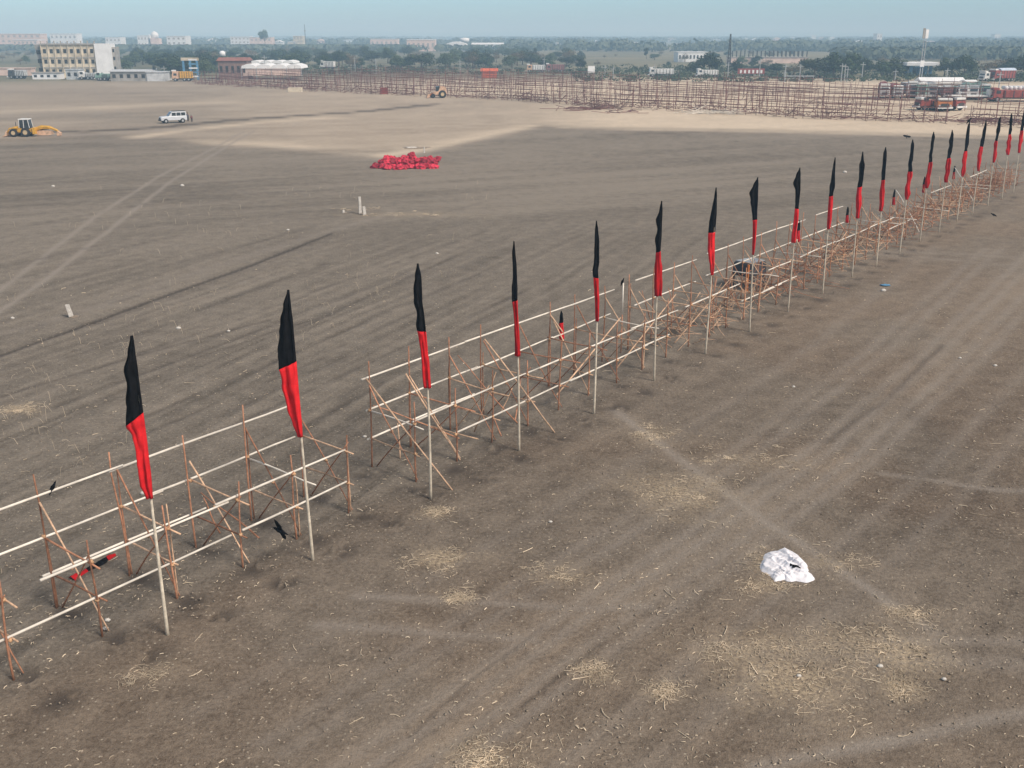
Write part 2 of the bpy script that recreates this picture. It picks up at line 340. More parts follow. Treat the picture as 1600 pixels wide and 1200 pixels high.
def build_ground():
    az = np.concatenate([np.linspace(-180, -34, 74)[:-1], np.linspace(-34, 34, 800), np.linspace(34, 180, 74)[1:-1]])
    inv = np.linspace(1 / 9.0, 1 / 9000.0, 860); rr = np.concatenate([[.5, 3, 6], 1 / inv])
    A, Rr = np.meshgrid(np.radians(az), rr); X = np.sin(A) * Rr; Y = np.cos(A) * Rr
    at = ground_attrs(X, Y)
    D = np.hypot(X, Y); fade = np.clip(1.4 - D / 60, 0, 1)
    Z = fade * (.05 * (fbm(X * 1.1, Y * 1.1, 101) - .5) + .05 * (at['tone'] - .5) - .05 * at['rut'] - .015 * at['track'])
    nr, nc = X.shape
    V = np.stack([X, Y, Z], -1).reshape(-1, 3)
    i = np.arange(nr - 1)[:, None]; j = np.arange(nc)[None, :]; j2 = (j + 1) % nc
    Fq = np.stack([i * nc + j, i * nc + j2, (i + 1) * nc + j2, (i + 1) * nc + j], -1).reshape(-1, 4)
    me = bpy.data.meshes.new('ground'); me.vertices.add(len(V)); me.vertices.foreach_set('co', V.ravel().astype(np.float32))
    me.loops.add(Fq.size); me.loops.foreach_set('vertex_index', Fq.ravel().astype(np.int32))
    me.polygons.add(len(Fq)); me.polygons.foreach_set('loop_start', (np.arange(len(Fq)) * 4).astype(np.int32))
    me.update(calc_edges=True); me.flip_normals(); me.polygons.foreach_set('use_smooth', np.ones(len(Fq), bool))
    for k, v in at.items():
        a = me.attributes.new(k, 'FLOAT', 'POINT'); a.data.foreach_set('value', v.ravel().astype(np.float32))
    m = bpy.data.materials.new('bare_soil'); m.use_nodes = True; nt = m.node_tree; p = nt.nodes['Principled BSDF']; L = nt.links.new
    tc = N(nt, 'ShaderNodeTexCoord')
    def att(n): a = N(nt, 'ShaderNodeAttribute'); a.attribute_name = n; return a.outputs['Fac']
    def noise(sc, det=5, rough=.6, vec=None):
        n = N(nt, 'ShaderNodeTexNoise'); n.inputs['Scale'].default_value = sc; n.inputs['Detail'].default_value = det; n.inputs['Roughness'].default_value = rough
        L(vec or tc.outputs['Object'], n.inputs['Vector']); return n.outputs[0]
    def mix(a, b, f):
        x = N(nt, 'ShaderNodeMix', data_type='RGBA')
        for s, i in ((a, 6), (b, 7)):
            if isinstance(s, tuple): x.inputs[i].default_value = (*s, 1)
            else: L(s, x.inputs[i])
        if isinstance(f, float): x.inputs[0].default_value = f
        else: L(f, x.inputs[0])
        return x.outputs[2]
    def mth(op, a, b=None):
        x = N(nt, 'ShaderNodeMath', operation=op)
        for i, s in enumerate((a, b)):
            if s is None: continue
            if isinstance(s, (int, float)): x.inputs[i].default_value = s
            else: L(s, x.inputs[i])
        return x.outputs[0]
    def rng(v, a, b, c=0, d=1):
        x = N(nt, 'ShaderNodeMapRange'); x.inputs[1].default_value = a; x.inputs[2].default_value = b; x.inputs[3].default_value = c; x.inputs[4].default_value = d; L(v, x.inputs[0]); return x.outputs[0]
    n1 = noise(9, 6, .7); n2 = noise(1.3, 5, .65); n3 = noise(38, 3, .6)
    grain = mth('ADD', mth('MULTIPLY', rng(n1, .3, .7, -.5, .5), .55), mth('MULTIPLY', rng(n2, .3, .7, -.5, .5), .35))
    grain = mth('ADD', grain, mth('MULTIPLY', rng(n3, .3, .7, -.5, .5), .35))
    tone = mth('ADD', att('tone'), mth('MULTIPLY', grain, 1.4))
    tone = rng(tone, .02, .96)
    grey = mix((.116, .097, .076), (.262, .221, .174), tone)
    brn = mix((.112, .083, .060), (.272, .214, .158), tone)
    soil = mix(grey, brn, att('brown'))
    palec = mix((.32, .258, .195), (.46, .375, .285), tone)
    soil = mix(soil, palec, att('pale'))
    soil = mix(soil, mix((.56, .455, .335), (.70, .575, .43), tone), mth('MULTIPLY', att('sand'), .8))
    soil = mix(soil, (.295, .252, .208), mth('MULTIPLY', att('track'), rng(n1, .3, .6, .55, 1)))
    soil = mix(soil, (.062, .050, .042), mth('MULTIPLY', att('rut'), rng(n1, .25, .7, .6, .95)))
    sw = mth('MULTIPLY', att('straw'), rng(noise(10, 8, .8), .42, .60))
    soil = mix(soil, (.50, .395, .265), mth('MINIMUM', mth('MULTIPLY', sw, 1.25), .9))
    # tiny flecks of dry straw in the tilth
    fl = N(nt, 'ShaderNodeTexVoronoi'); fl.inputs['Scale'].default_value = 5.5; L(tc.outputs['Object'], fl.inputs['Vector'])
    soil = mix(soil, (.50, .43, .33), mth('MULTIPLY', rng(fl.outputs['Distance'], .16, .07), .7))
    vg = mix((.075, .085, .048), (.20, .18, .11), rng(noise(.02, 5, .6), .35, .7))
    soil = mix(soil, vg, mth('MULTIPLY', att('veg'), .85))
    L(soil, p.inputs['Base Color']); p.inputs['Roughness'].default_value = .95; p.inputs['Specular IOR Level'].default_value = .1
    b = N(nt, 'ShaderNodeBump'); b.inputs['Strength'].default_value = .8; b.inputs['Distance'].default_value = .06
    L(mth('ADD', n1, mth('MULTIPLY', n3, .5)), b.inputs['Height']); L(b.outputs[0], p.inputs['Normal'])
    me.materials.append(m); o = bpy.data.objects.new('ground', me); COL.objects.link(o); tag(o, 'bare grey brown field with furrows, tyre tracks and straw patches', kind='structure'); return o
build_ground()

# straw bits and soil clods lying on the field
def scatter_litter():
    mb = MB(); n = 0; rr = random.Random(3)
    def strip(x, y, L, wd, ang, curl, lift):
        pts = []; a = ang
        for i in range(4):
            pts.append((x, y, .012 + lift * math.sin(i / 3 * math.pi))); x += L / 3 * math.cos(a); y += L / 3 * math.sin(a); a += curl * rr.uniform(.2, 1.6)
        mb.tube(pts, wd, 3, cap=False)
    xs, ys = [], []
    while len(xs) < 24000:                       # uniform over the picture
        px, py = rr.uniform(-150, 1750), 420 + 800 * rr.random() ** .8
        q = G(px, py); xs.append(q.x); ys.append(q.y)
    X, Y = np.array(xs), np.array(ys); sf = straw_field(X, Y); cl = fbm(X * .5, Y * .5, 77, 3)
    for x, y, s, c in zip(xs, ys, sf, cl):
        pr = .03 + .18 * max(0, c - .42) / .3 + .7 * s
        if rr.random() < pr:
            L = rr.uniform(.03, .11) if rr.random() < .93 else rr.uniform(.15, .4)
            strip(x, y, L, rr.uniform(.004, .010) * (1 + .01 * y), rr.uniform(0, 6.28), rr.uniform(-.45, .45), rr.uniform(0, .02))
    cx_ = cy_ = None
    for k in range(4200):                         # extra straw within the patches, in small clumps
        if k % 14 == 0: p, rx, ry, a = rr.choice(STRAW); c = G(*p); cx_, cy_ = c.x + rr.gauss(0, rx * .6), c.y + rr.gauss(0, ry * .9); cw = rr.uniform(.03, .16)
        strip(cx_ + rr.gauss(0, cw), cy_ + rr.gauss(0, cw * 1.3), rr.uniform(.05, .2), rr.uniform(.002, .005) * (1 + .008 * c.y), rr.uniform(0, 6.28), rr.uniform(-.45, .45), rr.uniform(0, .03))
    o = mb.build('straw_litter', M['straw'], smooth=True); tag(o, 'scattered dry straw and stalks lying on the soil', 'straw', kind='stuff')
    mb = MB()
    for k in range(900):                         # upright stubble in the left field
        px, py = rr.uniform(-50, 760), rr.uniform(280, 760)
        if py > 800 - px * .52: continue
        q = G(px, py)
        if fbm(np.array([q.x * .12]), np.array([q.y * .12]), 5, 3)[0] < .5: continue
        h = rr.uniform(.1, .4); a = rr.uniform(0, 6.28); l = rr.uniform(.05, .3)
        mb.tube([q, q + Vector((l * .5 * math.cos(a), l * .5 * math.sin(a), h)), q + Vector((l * 1.3 * math.cos(a), l * 1.3 * math.sin(a), h * 1.05))], .0035 * (1 + .01 * q.y), 3, cap=False)
    o = mb.build('dry_stubble', M['straw'], smooth=True); tag(o, 'thin dry stubble stalks standing in the tilled field', 'stubble', kind='stuff')
    mb = MB()
    for k in range(1800):
        px, py = rr.uniform(-150, 1750), 480 + 740 * rr.random() ** .7
        q = G(px, py); r = rr.uniform(.008, .028)
        mb.blob((q.x, q.y, r * .3), (r * rr.uniform(.8, 1.5), r * rr.uniform(.8, 1.5), r * .8), 5, 3, .12, k)
    o = mb.build('soil_clods', M['clod'], smooth=True); tag(o, 'small clods of dry soil scattered over the field', 'clods', kind='stuff')
scatter_litter()

# ------------------------------------------------------------------ crooked poles
def crooked(a, b, r0, r1, n=6, seg=5, wob=.02, rr=random):
    a, b = Vector(a), Vector(b); d = b - a; L = d.length; o = d.orthogonal().normalized(); q = d.normalized().cross(o)
    pts, rad = [], []; p1, p2 = rr.uniform(-1, 1), rr.uniform(-1, 1); f = rr.uniform(.6, 1.6)
    for i in range(seg + 1):
        t = i / seg; e = math.sin(math.pi * t * f) * wob * min(L, 3) * (1 if 0 < i < seg else 0)
        pts.append(a + d * t + o * e * p1 + q * e * p2); rad.append(r0 + (r1 - r0) * t)
    return MB().tube(pts, rad, n)

# ------------------------------------------------------------------ flags
NUMW = ['first', 'second', 'third', 'fourth', 'fifth', 'sixth', 'seventh', 'eighth', 'ninth', 'tenth', 'eleventh', 'twelfth', 'thirteenth', 'fourteenth', 'fifteenth', 'sixteenth', 'seventeenth', 'eighteenth', 'nineteenth', 'twentieth']
FL = [((205,525),(262,992),655,778),((450,453),(489,876),570,682),((653,412),(673,778),517,606),((803,377),(811,704),470,556),((932,345),(928,646),434,502),((1034,314),(1022,595),393,462),((1119,293),(1102,553),363,430),
      ((1184,277),(1171,518),343,398),((1250,262),(1231,487),326,379),((1305,246),(1285,459),306,358),((1348,237),(1331,433),292,341),((1384,230),(1369,416),281,330),((1426,218),(1405,398),268,312),((1459,206),(1437,378),253,294),
      ((1488,203),(1467,363),247,285),((1515,190),(1495,346),236,276),((1541,188),(1519,335),229,267),((1563,182),(1543,322),220,254),((1581,177),(1565,311),210,242),((1600,175),(1583,301),204,239)]
PROF = {   # (left, right) widths in metres along the flag, ten stations from tip to hem
 0: ([.01,.10,.21,.19,.25,.31,.20,.17,.18,.19,.08], [.02,.03,.04,.04,.04,.04,.05,.05,.05,.05,.04]),
 1: ([.01,.13,.22,.27,.34,.37,.32,.30,.25,.17,.08], [.02,.03,.04,.04,.04,.04,.04,.04,.04,.04,.03]),
 2: ([.02,.10,.18,.18,.14,.18,.14,.12,.11,.11,.10], [.01,.05,.04,.02,.04,.05,.06,.06,.08,.08,.09]),
 3: ([.01,.06,.06,.07,.12,.12,.09,.08,.08,.08,.09], [.01,.02,.04,.04,.04,.03,.03,.04,.05,.06,.07]),
 4: ([.01,.05,.06,.08,.09,.14,.11,.08,.06,.05,.04], [.01,.05,.07,.07,.07,.03,.05,.06,.07,.07,.06]),
 5: ([.02,.06,.17,.09,.15,.10,.10,.12,.11,.10,.08], [.01,.04,.05,.06,.06,.05,.08,.14,.16,.18,.17]),
 6: ([.01,.05,.10,.15,.20,.21,.22,.20,.15,.08,.03], [.01,.04,.05,.06,.05,.04,.04,.06,.07,.08,.07]),
 7: ([.01,.16,.30,.24,.17,.12,.08,.07,.06,.05,.03], [.01,.04,.05,.06,.06,.07,.08,.08,.07,.06,.03]),
 8: ([.01,.14,.25,.12,.10,.08,.08,.09,.10,.12,.12], [.01,.05,.07,.09,.08,.07,.09,.10,.08,.08,.07]),
 9: ([.01,.05,.07,.08,.12,.10,.09,.09,.08,.07,.05], [.01,.04,.06,.09,.12,.07,.09,.11,.12,.11,.08])}
def flag_mesh(axis, zt, zs, zb, L, Rr, slant, seed, up):
    rr = random.Random(seed); nk = 26; ph = [rr.uniform(0, 6.28) for _ in range(4)]
    def ring(z, t):
        i = min(9, int(t * 10)); f = t * 10 - i; f2 = f * f * (3 - 2 * f)
        l = L[i] + (L[i+1] - L[i]) * f2; r = Rr[i] + (Rr[i+1] - Rr[i]) * f2
        jg = 1 + .16 * (float(fbm(np.array([t * 9 + seed * 3.1]), np.array([.5]), 3, 3)[0]) - .5) * 2; jr = .25 * (float(fbm(np.array([t * 12 + seed * 7.7]), np.array([2.5]), 4, 3)[0]) - .5); l *= jg; r *= 1 + jr
        w = (l + r) / 2 + .008; cx = (r - l) / 2; th = min(.08, w * .45) + .03
        base = axis(z); out = []
        for k in range(nk):
            a = 2 * math.pi * k / nk
            fold = 1 + .36 * math.sin(3 * a + ph[0] + 4.1 * t) + .32 * math.sin(5 * a + ph[1] - 6 * t) + .22 * math.sin(9 * a + ph[3] + 11 * t)
            out.append((base[0] + cx + w * math.cos(a), base[1] + th * fold * math.sin(a) + .006 * math.sin(9 * t + ph[2]), z + 0.0))
        return out, w, cx
    def cloth(z0, z1, sl0, sl1, steps):
        mb = MB()
        for s in range(steps + 1):
            u = s / steps; z = z0 + (z1 - z0) * u; t = (zt - z) / (zt - zb); ring_, w, cx = ring(z, min(max(t, 0), 1))
            sl = sl0 + (sl1 - sl0) * u ** 6 if sl1 else sl0 * (1 - u) ** 6
            for k, v in enumerate(ring_):
                a = 2 * math.pi * k / nk
                mb.v.append((v[0], v[1], v[2] + sl * w * math.cos(a)))
        for s in range(steps):
            for k in range(nk):
                q = s * nk; mb.f.append((q + k, q + nk + k, q + nk + (k+1) % nk, q + (k+1) % nk)); mb.m.append(0)
        mb.f.append(tuple(range(nk))); mb.m.append(0)
        mb.f.append(tuple(steps * nk + k for k in reversed(range(nk)))); mb.m.append(0)
        return mb
    return cloth(zt, zs, 0, slant, 22), cloth(zs - .004, zb, slant, 0, 18)
def z_at(px_y, Y):                            # height above ground at distance Y seen at row y
    return at_dist(800, px_y, Y).z
FLABEL = {0: 'tall black and red flag on a pole, closest to the camera at left', 1: 'second flag pole from the left end, its flag the widest with bright red below', 2: 'third tall flag pole from the left end, before two slanting prop poles',
          7: 'flag pole before the dark grey tank, its black cloth puffed out to a point', 19: 'farthest red and black flag pole, cut by the right edge of the picture'}
FLAG_POS = []
for i, (tp, bs, ys, yb) in enumerate(FL):
    b = G(*bs); zt = z_at(tp[1], b.y); FLAG_POS.append(b)
    lean = at_dist(tp[0], tp[1], b.y).x - b.x
    lab = FLABEL.get(i, NUMW[i] + ' tall flag pole from the left end of the row, black above red')
    root = thing('flag_pole', lab, 'flag', b, 0, 'black and red flags along the bamboo barricade')
    rr = random.Random(i + 50); bend = rr.uniform(-.05, .05)
    def ax(z, lean=lean, zt=zt, bend=bend): u = z / zt; return (lean * u * u * .6 + lean * u * .4 + bend * math.sin(math.pi * u), bend * .5 * math.sin(math.pi * u))
    pts = [(*ax(z), z) for z in np.linspace(-.15, zt - .22, 12)]
    MB().tube(pts, list(np.linspace(.042, .016, 12)), 8).build('pole', M['pole'], root, True)
    zs, zb = z_at(ys, b.y), z_at(yb, b.y)
    if i in PROF: L_, R_ = PROF[i]
    else:
        q = [rr.uniform(.6, 1.4) for _ in range(11)]; base = [.02,.10,.15,.15,.14,.14,.17,.19,.19,.17,.12]; sh = rr.uniform(.35, .65)
        L_ = [base[k] * q[k] * sh * 1.35 for k in range(11)]; R_ = [base[k] * q[(k + 3) % 11] * (1 - sh) * 1.35 for k in range(11)]
    slant = {0: .75, 1: .45}.get(i, rr.uniform(-.2, .4))
    bk, rd = flag_mesh(ax, zt, zs, zb, L_, R_, slant, i, None)
    fl = bk.build('black_cloth', M['black'], root, True); rd.build('red_cloth', M['red'], root, True)

# ------------------------------------------------------------------ bamboo barricade beside the flags
def barricade(label, frames, rails, dense=0.0, seed=0, props=(), lash=True, rail_mat='rail'):
    """frames: list of s positions; rails: list of (n, z, s0, s1)"""
    rr = random.Random(seed); o0 = SP(frames[0], 2); o0.z = 0
    root = thing('bamboo_barricade', label, 'scaffold', o0, 0, 'tied bamboo barricade sections')
    def put(name, a, b, r0, r1, m, wob=.012, n=6):
        crooked(a - o0, b - o0, r0, r1, n, 6, wob, rr).build(name, M[m], root, True)
    def knot(p):
        if lash: MB().blob(p - o0, (.055, .055, .05), 6, 4, .15, rr.randint(0, 999)).build('rope_lashing', M['rope'], root, True)
    j = lambda s=.06: rr.uniform(-s, s)
    for s in frames:
        lo = .72 if s > 51 else .9 if s > 43 else 1; hb = rr.uniform(2.95, 3.25) * lo; hf = rr.uniform(2.15, 2.4) * lo
        nb, nf = 2.87 + j(), 1.12 + j()
        bl = j(.1); flx = j(.1)
        B0, B1 = SP(s + j(), nb, -.1), SP(s + bl, nb + j(), hb); F0, F1 = SP(s + j(), nf, -.1), SP(s + flx, nf + j(), hf)
        put('post', B0, B1, .028, .018, 'post'); put('post', F0, F1, .028, .018, 'post')
        if rr.random() < .5: put('post', SP(s + .09, nb + .03, -.1), SP(s + .05, nb, hb * rr.uniform(.6, .9)), .022, .016, 'post')
        if rr.random() < .35: put('post', SP(s + .1, nf + .03, -.1), SP(s + .06, nf, hf * rr.uniform(.7, 1)), .022, .016, 'peel')
        put('crossbeam', SP(s + .06, nb + .12, 1.74 * lo + j()), SP(s + .08 + j(.1), nf - rr.uniform(.3, .95), 1.72 * lo + j(.08)), .026, .02, rr.choice(['peel', 'post', 'peel', 'rail']))
        put('crossbeam', SP(s + .06, nb + .05, .84 + j()), SP(s + .07 + j(.06), nf - rr.uniform(.12, .3) - (.6 if rr.random() < .2 else 0), .83 + j(.06)), .025, .02, rr.choice(['peel', 'post']))
        put('brace', SP(s + .04, nb - .02, rr.uniform(2.2, 2.7) * lo), SP(s + .12 + j(.1), nf - .02, .03), .024, .016, rr.choice(['peel', 'post']))
        put('brace', SP(s + .12, nb - .12, .02), SP(s - .04 + j(.1), nf - rr.uniform(0, .15), rr.uniform(1.75, 2.1)), .022, .015, rr.choice(['peel', 'post', 'post']))
        knot(SP(s + .03, nb, 1.76)); knot(SP(s + .03, nf, 1.74)); knot(SP(s + .03, nf, .84)); knot(SP(s + .06, 2.0, 1.28))
        if rr.random() < dense:
            for k in range(rr.randint(2, 4)):
                a = SP(s + rr.uniform(-.9, .9), rr.uniform(.8, 3.2), rr.uniform(0, .5)); b = SP(s + rr.uniform(-1.4, 1.4), rr.uniform(.8, 3.2), rr.uniform(.8, 2.3))
                put('brace', a, b, .024, .014, rr.choice(['peel', 'post', 'post']), .02)
    for (n, z, s0, s1) in rails:
        s = s0
        while s < s1 - .3:
            e = min(s1, s + rr.uniform(4.2, 6.5))
            if s1 - e < 1.2: e = s1
            dz = .03 * ((int(s) % 2) * 2 - 1)
            put('rail', SP(s - .35 if s > s0 else s, n + .04 + j(.02), z + j(.03)), SP(e, n + .04 + j(.02), z + j(.04)), .031, .024, rail_mat, .006, 8); s = e
    for a, b, m in props: put('prop_pole', a, b, .03, .022, m, .01)
    if dense > .6:
        mb = MB(); s0, s1 = frames[0] - .9, frames[-1] + .9
        for k in range(int((s1 - s0) * 14 * dense)):
            a = SP(rr.uniform(s0, s1), rr.uniform(.9, 3.1), max(0, rr.gauss(.4, .4))); d = Vector((rr.gauss(0, 1), rr.gauss(0, 1), rr.gauss(.1, .5))).normalized() * rr.uniform(.5, 1.6)
            b = a + d; b.z = min(max(.02, b.z), 2.2)
            if (b - a).length > .2: mb.v, mb.f, mb.m = (lambda c: (mb.v + c.v, mb.f + [tuple(i + len(mb.v) for i in f) for f in c.f], mb.m + c.m))(crooked(a - o0, b - o0, .016, .008, 4, 3, .05, rr))
        o = mb.build('stick_tangle', M['peel' if seed % 2 else 'post'], root, True); tag(o, kind='stuff')
    return root
def ray_n(px, py, n):                          # photo pixel -> vertical plane n = const along the flag row
    d = ray(px, py); o = Vector((0, 0, CAM_H)); k = (n - (o - FLAG_O).dot(FLAG_N)) / d.dot(FLAG_N); return o + d * k
barricade('short bamboo barricade section at the left edge, between the first two flag poles', [-2.72, -.86, 1.0, 2.85, 4.65, 6.45],
          [(2.87, 2.70, -9, 6.3), (2.87, 1.75, -9, 6.3), (2.87, .86, -1.0, 3.3), (1.12, 1.77, -1.9, 6.45), (1.12, .86, -9, 2.7), (1.12, .86, 3.0, 6.45)], .15, 1)
GB = lambda a, b, m='peel': (a, b, m)
barricade('long bamboo barricade section with slanting prop poles, from third flag pole to the seventh', [9.0, 10.8, 12.65, 14.4, 16.3, 18.1, 19.9, 21.8, 23.7],
          [(2.9, 2.70, 8.9, 22.6), (2.9, 1.72, 9, 22.4), (2.9, .82, 9, 14), (1.15, 1.74, 9.1, 24.6), (1.15, .84, 10.9, 24.0)], .35, 2,
          [GB(ray_n(572, 592, 2.75), G(707, 766)), GB(ray_n(634, 584, 2.75), G(719, 719)), GB(ray_n(757, 530, 2.75), G(867, 676)), GB(ray_n(862, 495, 2.75), ray_n(880, 520, 2.2)), GB(SP(16.5, 1.4, .4), SP(20.4, 1.3, 2.3)), GB(SP(20.6, 1.5, .3), SP(24.4, 1.2, 2.4))])
barricade('broken bamboo barricade section in a tangle of sticks, left of the dark grey tank', [25.6, 27.3, 29.0, 30.8, 32.4],
          [(2.9, 2.72, 24.2, 29.5), (2.9, 1.75, 24.2, 29.5), (1.15, 1.72, 25.2, 30.3), (1.15, .85, 30.6, 35)], .9, 3, [GB(SP(24.5, 1.2, .4), SP(29.8, 1.2, 2.3))])
barricade('bamboo barricade section with two long pale rails, behind the dark grey tank and ninth flag', [34.2, 36.0, 37.8, 39.6, 41.3],
          [(2.95, 2.75, 30.6, 42), (2.95, 1.75, 30.6, 42), (1.2, 1.74, 33.4, 36.4), (1.2, 1.74, 37.2, 42), (1.2, .85, 33.0, 37)], .8, 4)
barricade('barricade section full of red brown sticks, beside the tenth to twelfth flags', [43.2, 45, 46.8, 48.6, 50.4],
          [(2.95, 2.75, 43.5, 47.6), (2.95, 1.75, 42, 48), (1.2, 1.75, 42, 51.5)], 1.0, 5)
barricade('barricade section full of sticks, beside the thirteenth and fourteenth flags', [52.3, 54.1, 56, 57.8, 59.6], [(1.2, 1.1, 50.5, 55)], 1.0, 6, [GB(ray_n(1400, 297, 2.9), ray_n(1412, 316, 1.2), 'rail'), GB(ray_n(1420, 330, 2), ray_n(1436, 362, 1), 'rail')], False)
barricade('barricade section full of sticks, beside the fifteenth to seventeenth flags', [61.5, 63.3, 65.2, 67, 68.9, 70.7], [(2, 1.9, 62, 67)], 1.0, 7, [GB(ray_n(1492, 262, 2.9), ray_n(1503, 278, 1.2), 'rail'), GB(ray_n(1511, 298, 2), ray_n(1522, 315, 1), 'rail')], False)
barricade('farthest barricade section full of sticks, at the right edge of the picture', [72.6, 74.5, 76.3, 78.2, 80, 82, 84], [(2, 1.9, 72, 77)], 1.0, 8, [], False)

# small flags on thin sticks behind the barricade
SM = [((877, 486), 530, 504, 'small black and red flag on a stick, left of the fifth tall flag'), ((1249, 344), 378, 360, 'small flag half hidden behind the ninth tall red and black flag'), ((1325, 323), 348, 336, 'small flag on a stick between the tenth and eleventh tall flags'),
      ((1398, 296), 320, 308, 'small flag on a stick between the twelfth and thirteenth tall flags'), ((1445, 276), 301, 288, 'small flag low to the left of the fourteenth tall flag'), ((1492, 259), 280, 269, 'small flag to the right of the fifteenth tall flag')]
for k, (tp, yb, ys, lab) in enumerate(SM):
    p = ray_n(tp[0], tp[1], 3.0); zt = p.z
    root = thing('small_flag', lab, 'flag', (p.x, p.y, 0), 0, 'small flags behind the barricade')
    zb, zs = z_at(yb, p.y), z_at(ys, p.y); h = zt - zb
    axk = lambda z: (0, 0)
    MB().tube([(0, 0, -.1), (.01, 0, zt * .5), (0, 0, zt - .02)], [.018, .015, .01], 6).build('pole', M['post'], root, True)
    bk, rd = flag_mesh(axk, zt, zs, zb, [.01,.03,.05,.05,.06,.07,.06,.06,.06,.06,.04], [.01,.05,.06,.07,.07,.07,.08,.10,.11,.12,.12], .2, 30 + k, None)
    bk.build('black_cloth', M['black'], root, True); rd.build('red_cloth', M['red'], root, True)

# flag fallen on the ground
def fallen_flag():
    a, b = G(112, 906), G(180, 868); root = thing('fallen_flag', 'red and black flag lying crumpled on the soil inside the leftmost frame', 'flag', a)
    d = b - a; L = d.length; q = Vector((-d.y, d.x, 0)).normalized()
    def piece(t0, t1, w):
        mb = MB(); n = 10; k = 6
        for i in range(n + 1):
            t = t0 + (t1 - t0) * i / n
            for j in range(k + 1):
                u = j / k * 2 - 1; wd = w * (.7 + .3 * math.sin(9 * t + 2))
                h = .03 + .05 * (1 - abs(u)) * (1 + .6 * math.sin(17 * t + 4 * u)) if abs(u) < 1 else .006
                mb.v.append(tuple(d * t + q * u * wd + Vector((0, 0, h))))
        for i in range(n):
            for j in range(k): s = i * (k + 1) + j; mb.f.append((s, s + 1, s + k + 2, s + k + 1)); mb.m.append(0)
        return mb
    piece(0, .34, .12).build('red_cloth', M['red'], root, True); piece(.33, .8, .10).build('black_cloth', M['black'], root, True); piece(.79, 1.0, .09).build('red_cloth', M['red'], root, True)
fallen_flag()

# crows
def crow(label, loc, rz, flying=None, s=1.0, pitch=0):
    root = thing('crow', label, 'bird', loc, rz, 'crows'); root.rotation_euler = (flying or 0, pitch, rz); root.scale = (s, s, s)
    mb = MB(); zb = 0 if flying is not None else .13
    prof = [(-.30, .012), (-.2, .03), (-.13, .045), (-.05, .066), (.03, .068), (.10, .05), (.13, .036), (.165, .04), (.195, .03), (.21, .014), (.26, .004)]
    mb.tube([(x, 0, zb + (.0 if flying is not None else x * .5)) for x, r in prof], [r for x, r in prof], 8); mb.build('body', M['crow'], root, True)
    for sgn in (-1, 1):
        w = MB()
        if flying is not None:
            P = [(.08, .04, .02), (.12, .22, .05), (.07, .46, .04), (-.05, .44, .03), (-.13, .25, .03), (-.10, .04, .015)]
        else:
            P = [(.06, .06, zb + .06), (.0, .075, zb + .03), (-.18, .05, zb - .07), (-.26, .02, zb - .12), (-.16, .05, zb - .02), (-.02, .055, zb + .07)]
        P = [(x, y * sgn, z) for x, y, z in P]; n = len(P)
        w.v = P + [(x, y * 1.0, z - .012) for x, y, z in P]; w.f = [tuple(range(n)), tuple(n + i for i in reversed(range(n)))] + [(i, n + i, n + (i+1) % n, (i+1) % n) for i in range(n)]; w.m = [0] * len(w.f)
        w.build('wing', M['crow'], root)
        if flying is None: MB().tube([(.0, .025 * sgn, 0), (.005, .025 * sgn, .1)], .007, 5).build('leg', M['crow'], root)
crow('black crow flying low over the soil in front of the second flag pole', G(437, 829, .9), R(150), flying=R(62), s=.85, pitch=R(-10))
p = ray_n(84, 757, 2.91); crow('crow perched on the top rail near the left edge', (p.x, p.y, 2.72), R(60), s=.55, pitch=R(-25))
p = ray_n(974, 442, 2.9); crow('crow perched on a bare post in the gap before the sixth flag', (p.x, p.y, p.z), R(40), s=.6, pitch=R(-35))
p = G(1515, 190); q = FLAG_POS[15]; p = at_dist(1515, 190, q.y); crow('crow perched on the tip of the sixteenth flag', (p.x, p.y, p.z - .03), R(20), s=.9, pitch=R(-20))
crow('crow flying above the pale sand strip beyond the flag row', G(1417, 213, 2.5), R(70), flying=R(20), s=.85, pitch=R(-60))
crow('dark crow on the ground at the far right of the flag row', G(1552, 338), R(175), s=.9)
root = thing('bare_post', 'thin bare post with a crow on top before the sixth flag', 'post', SP(19.75, 2.95)); pz = ray_n(974, 442, 2.9)
root.location = (pz.x, pz.y, 0); MB().tube([(0, 0, -.1), (0, 0, pz.z * .55)], [.024, .022], 6).build('lower_pole', M['post'], root, True); MB().tube([(0, 0, pz.z * .55), (0, 0, pz.z)], [.022, .028], 6).build('upper_pole', M['rail'], root, True)

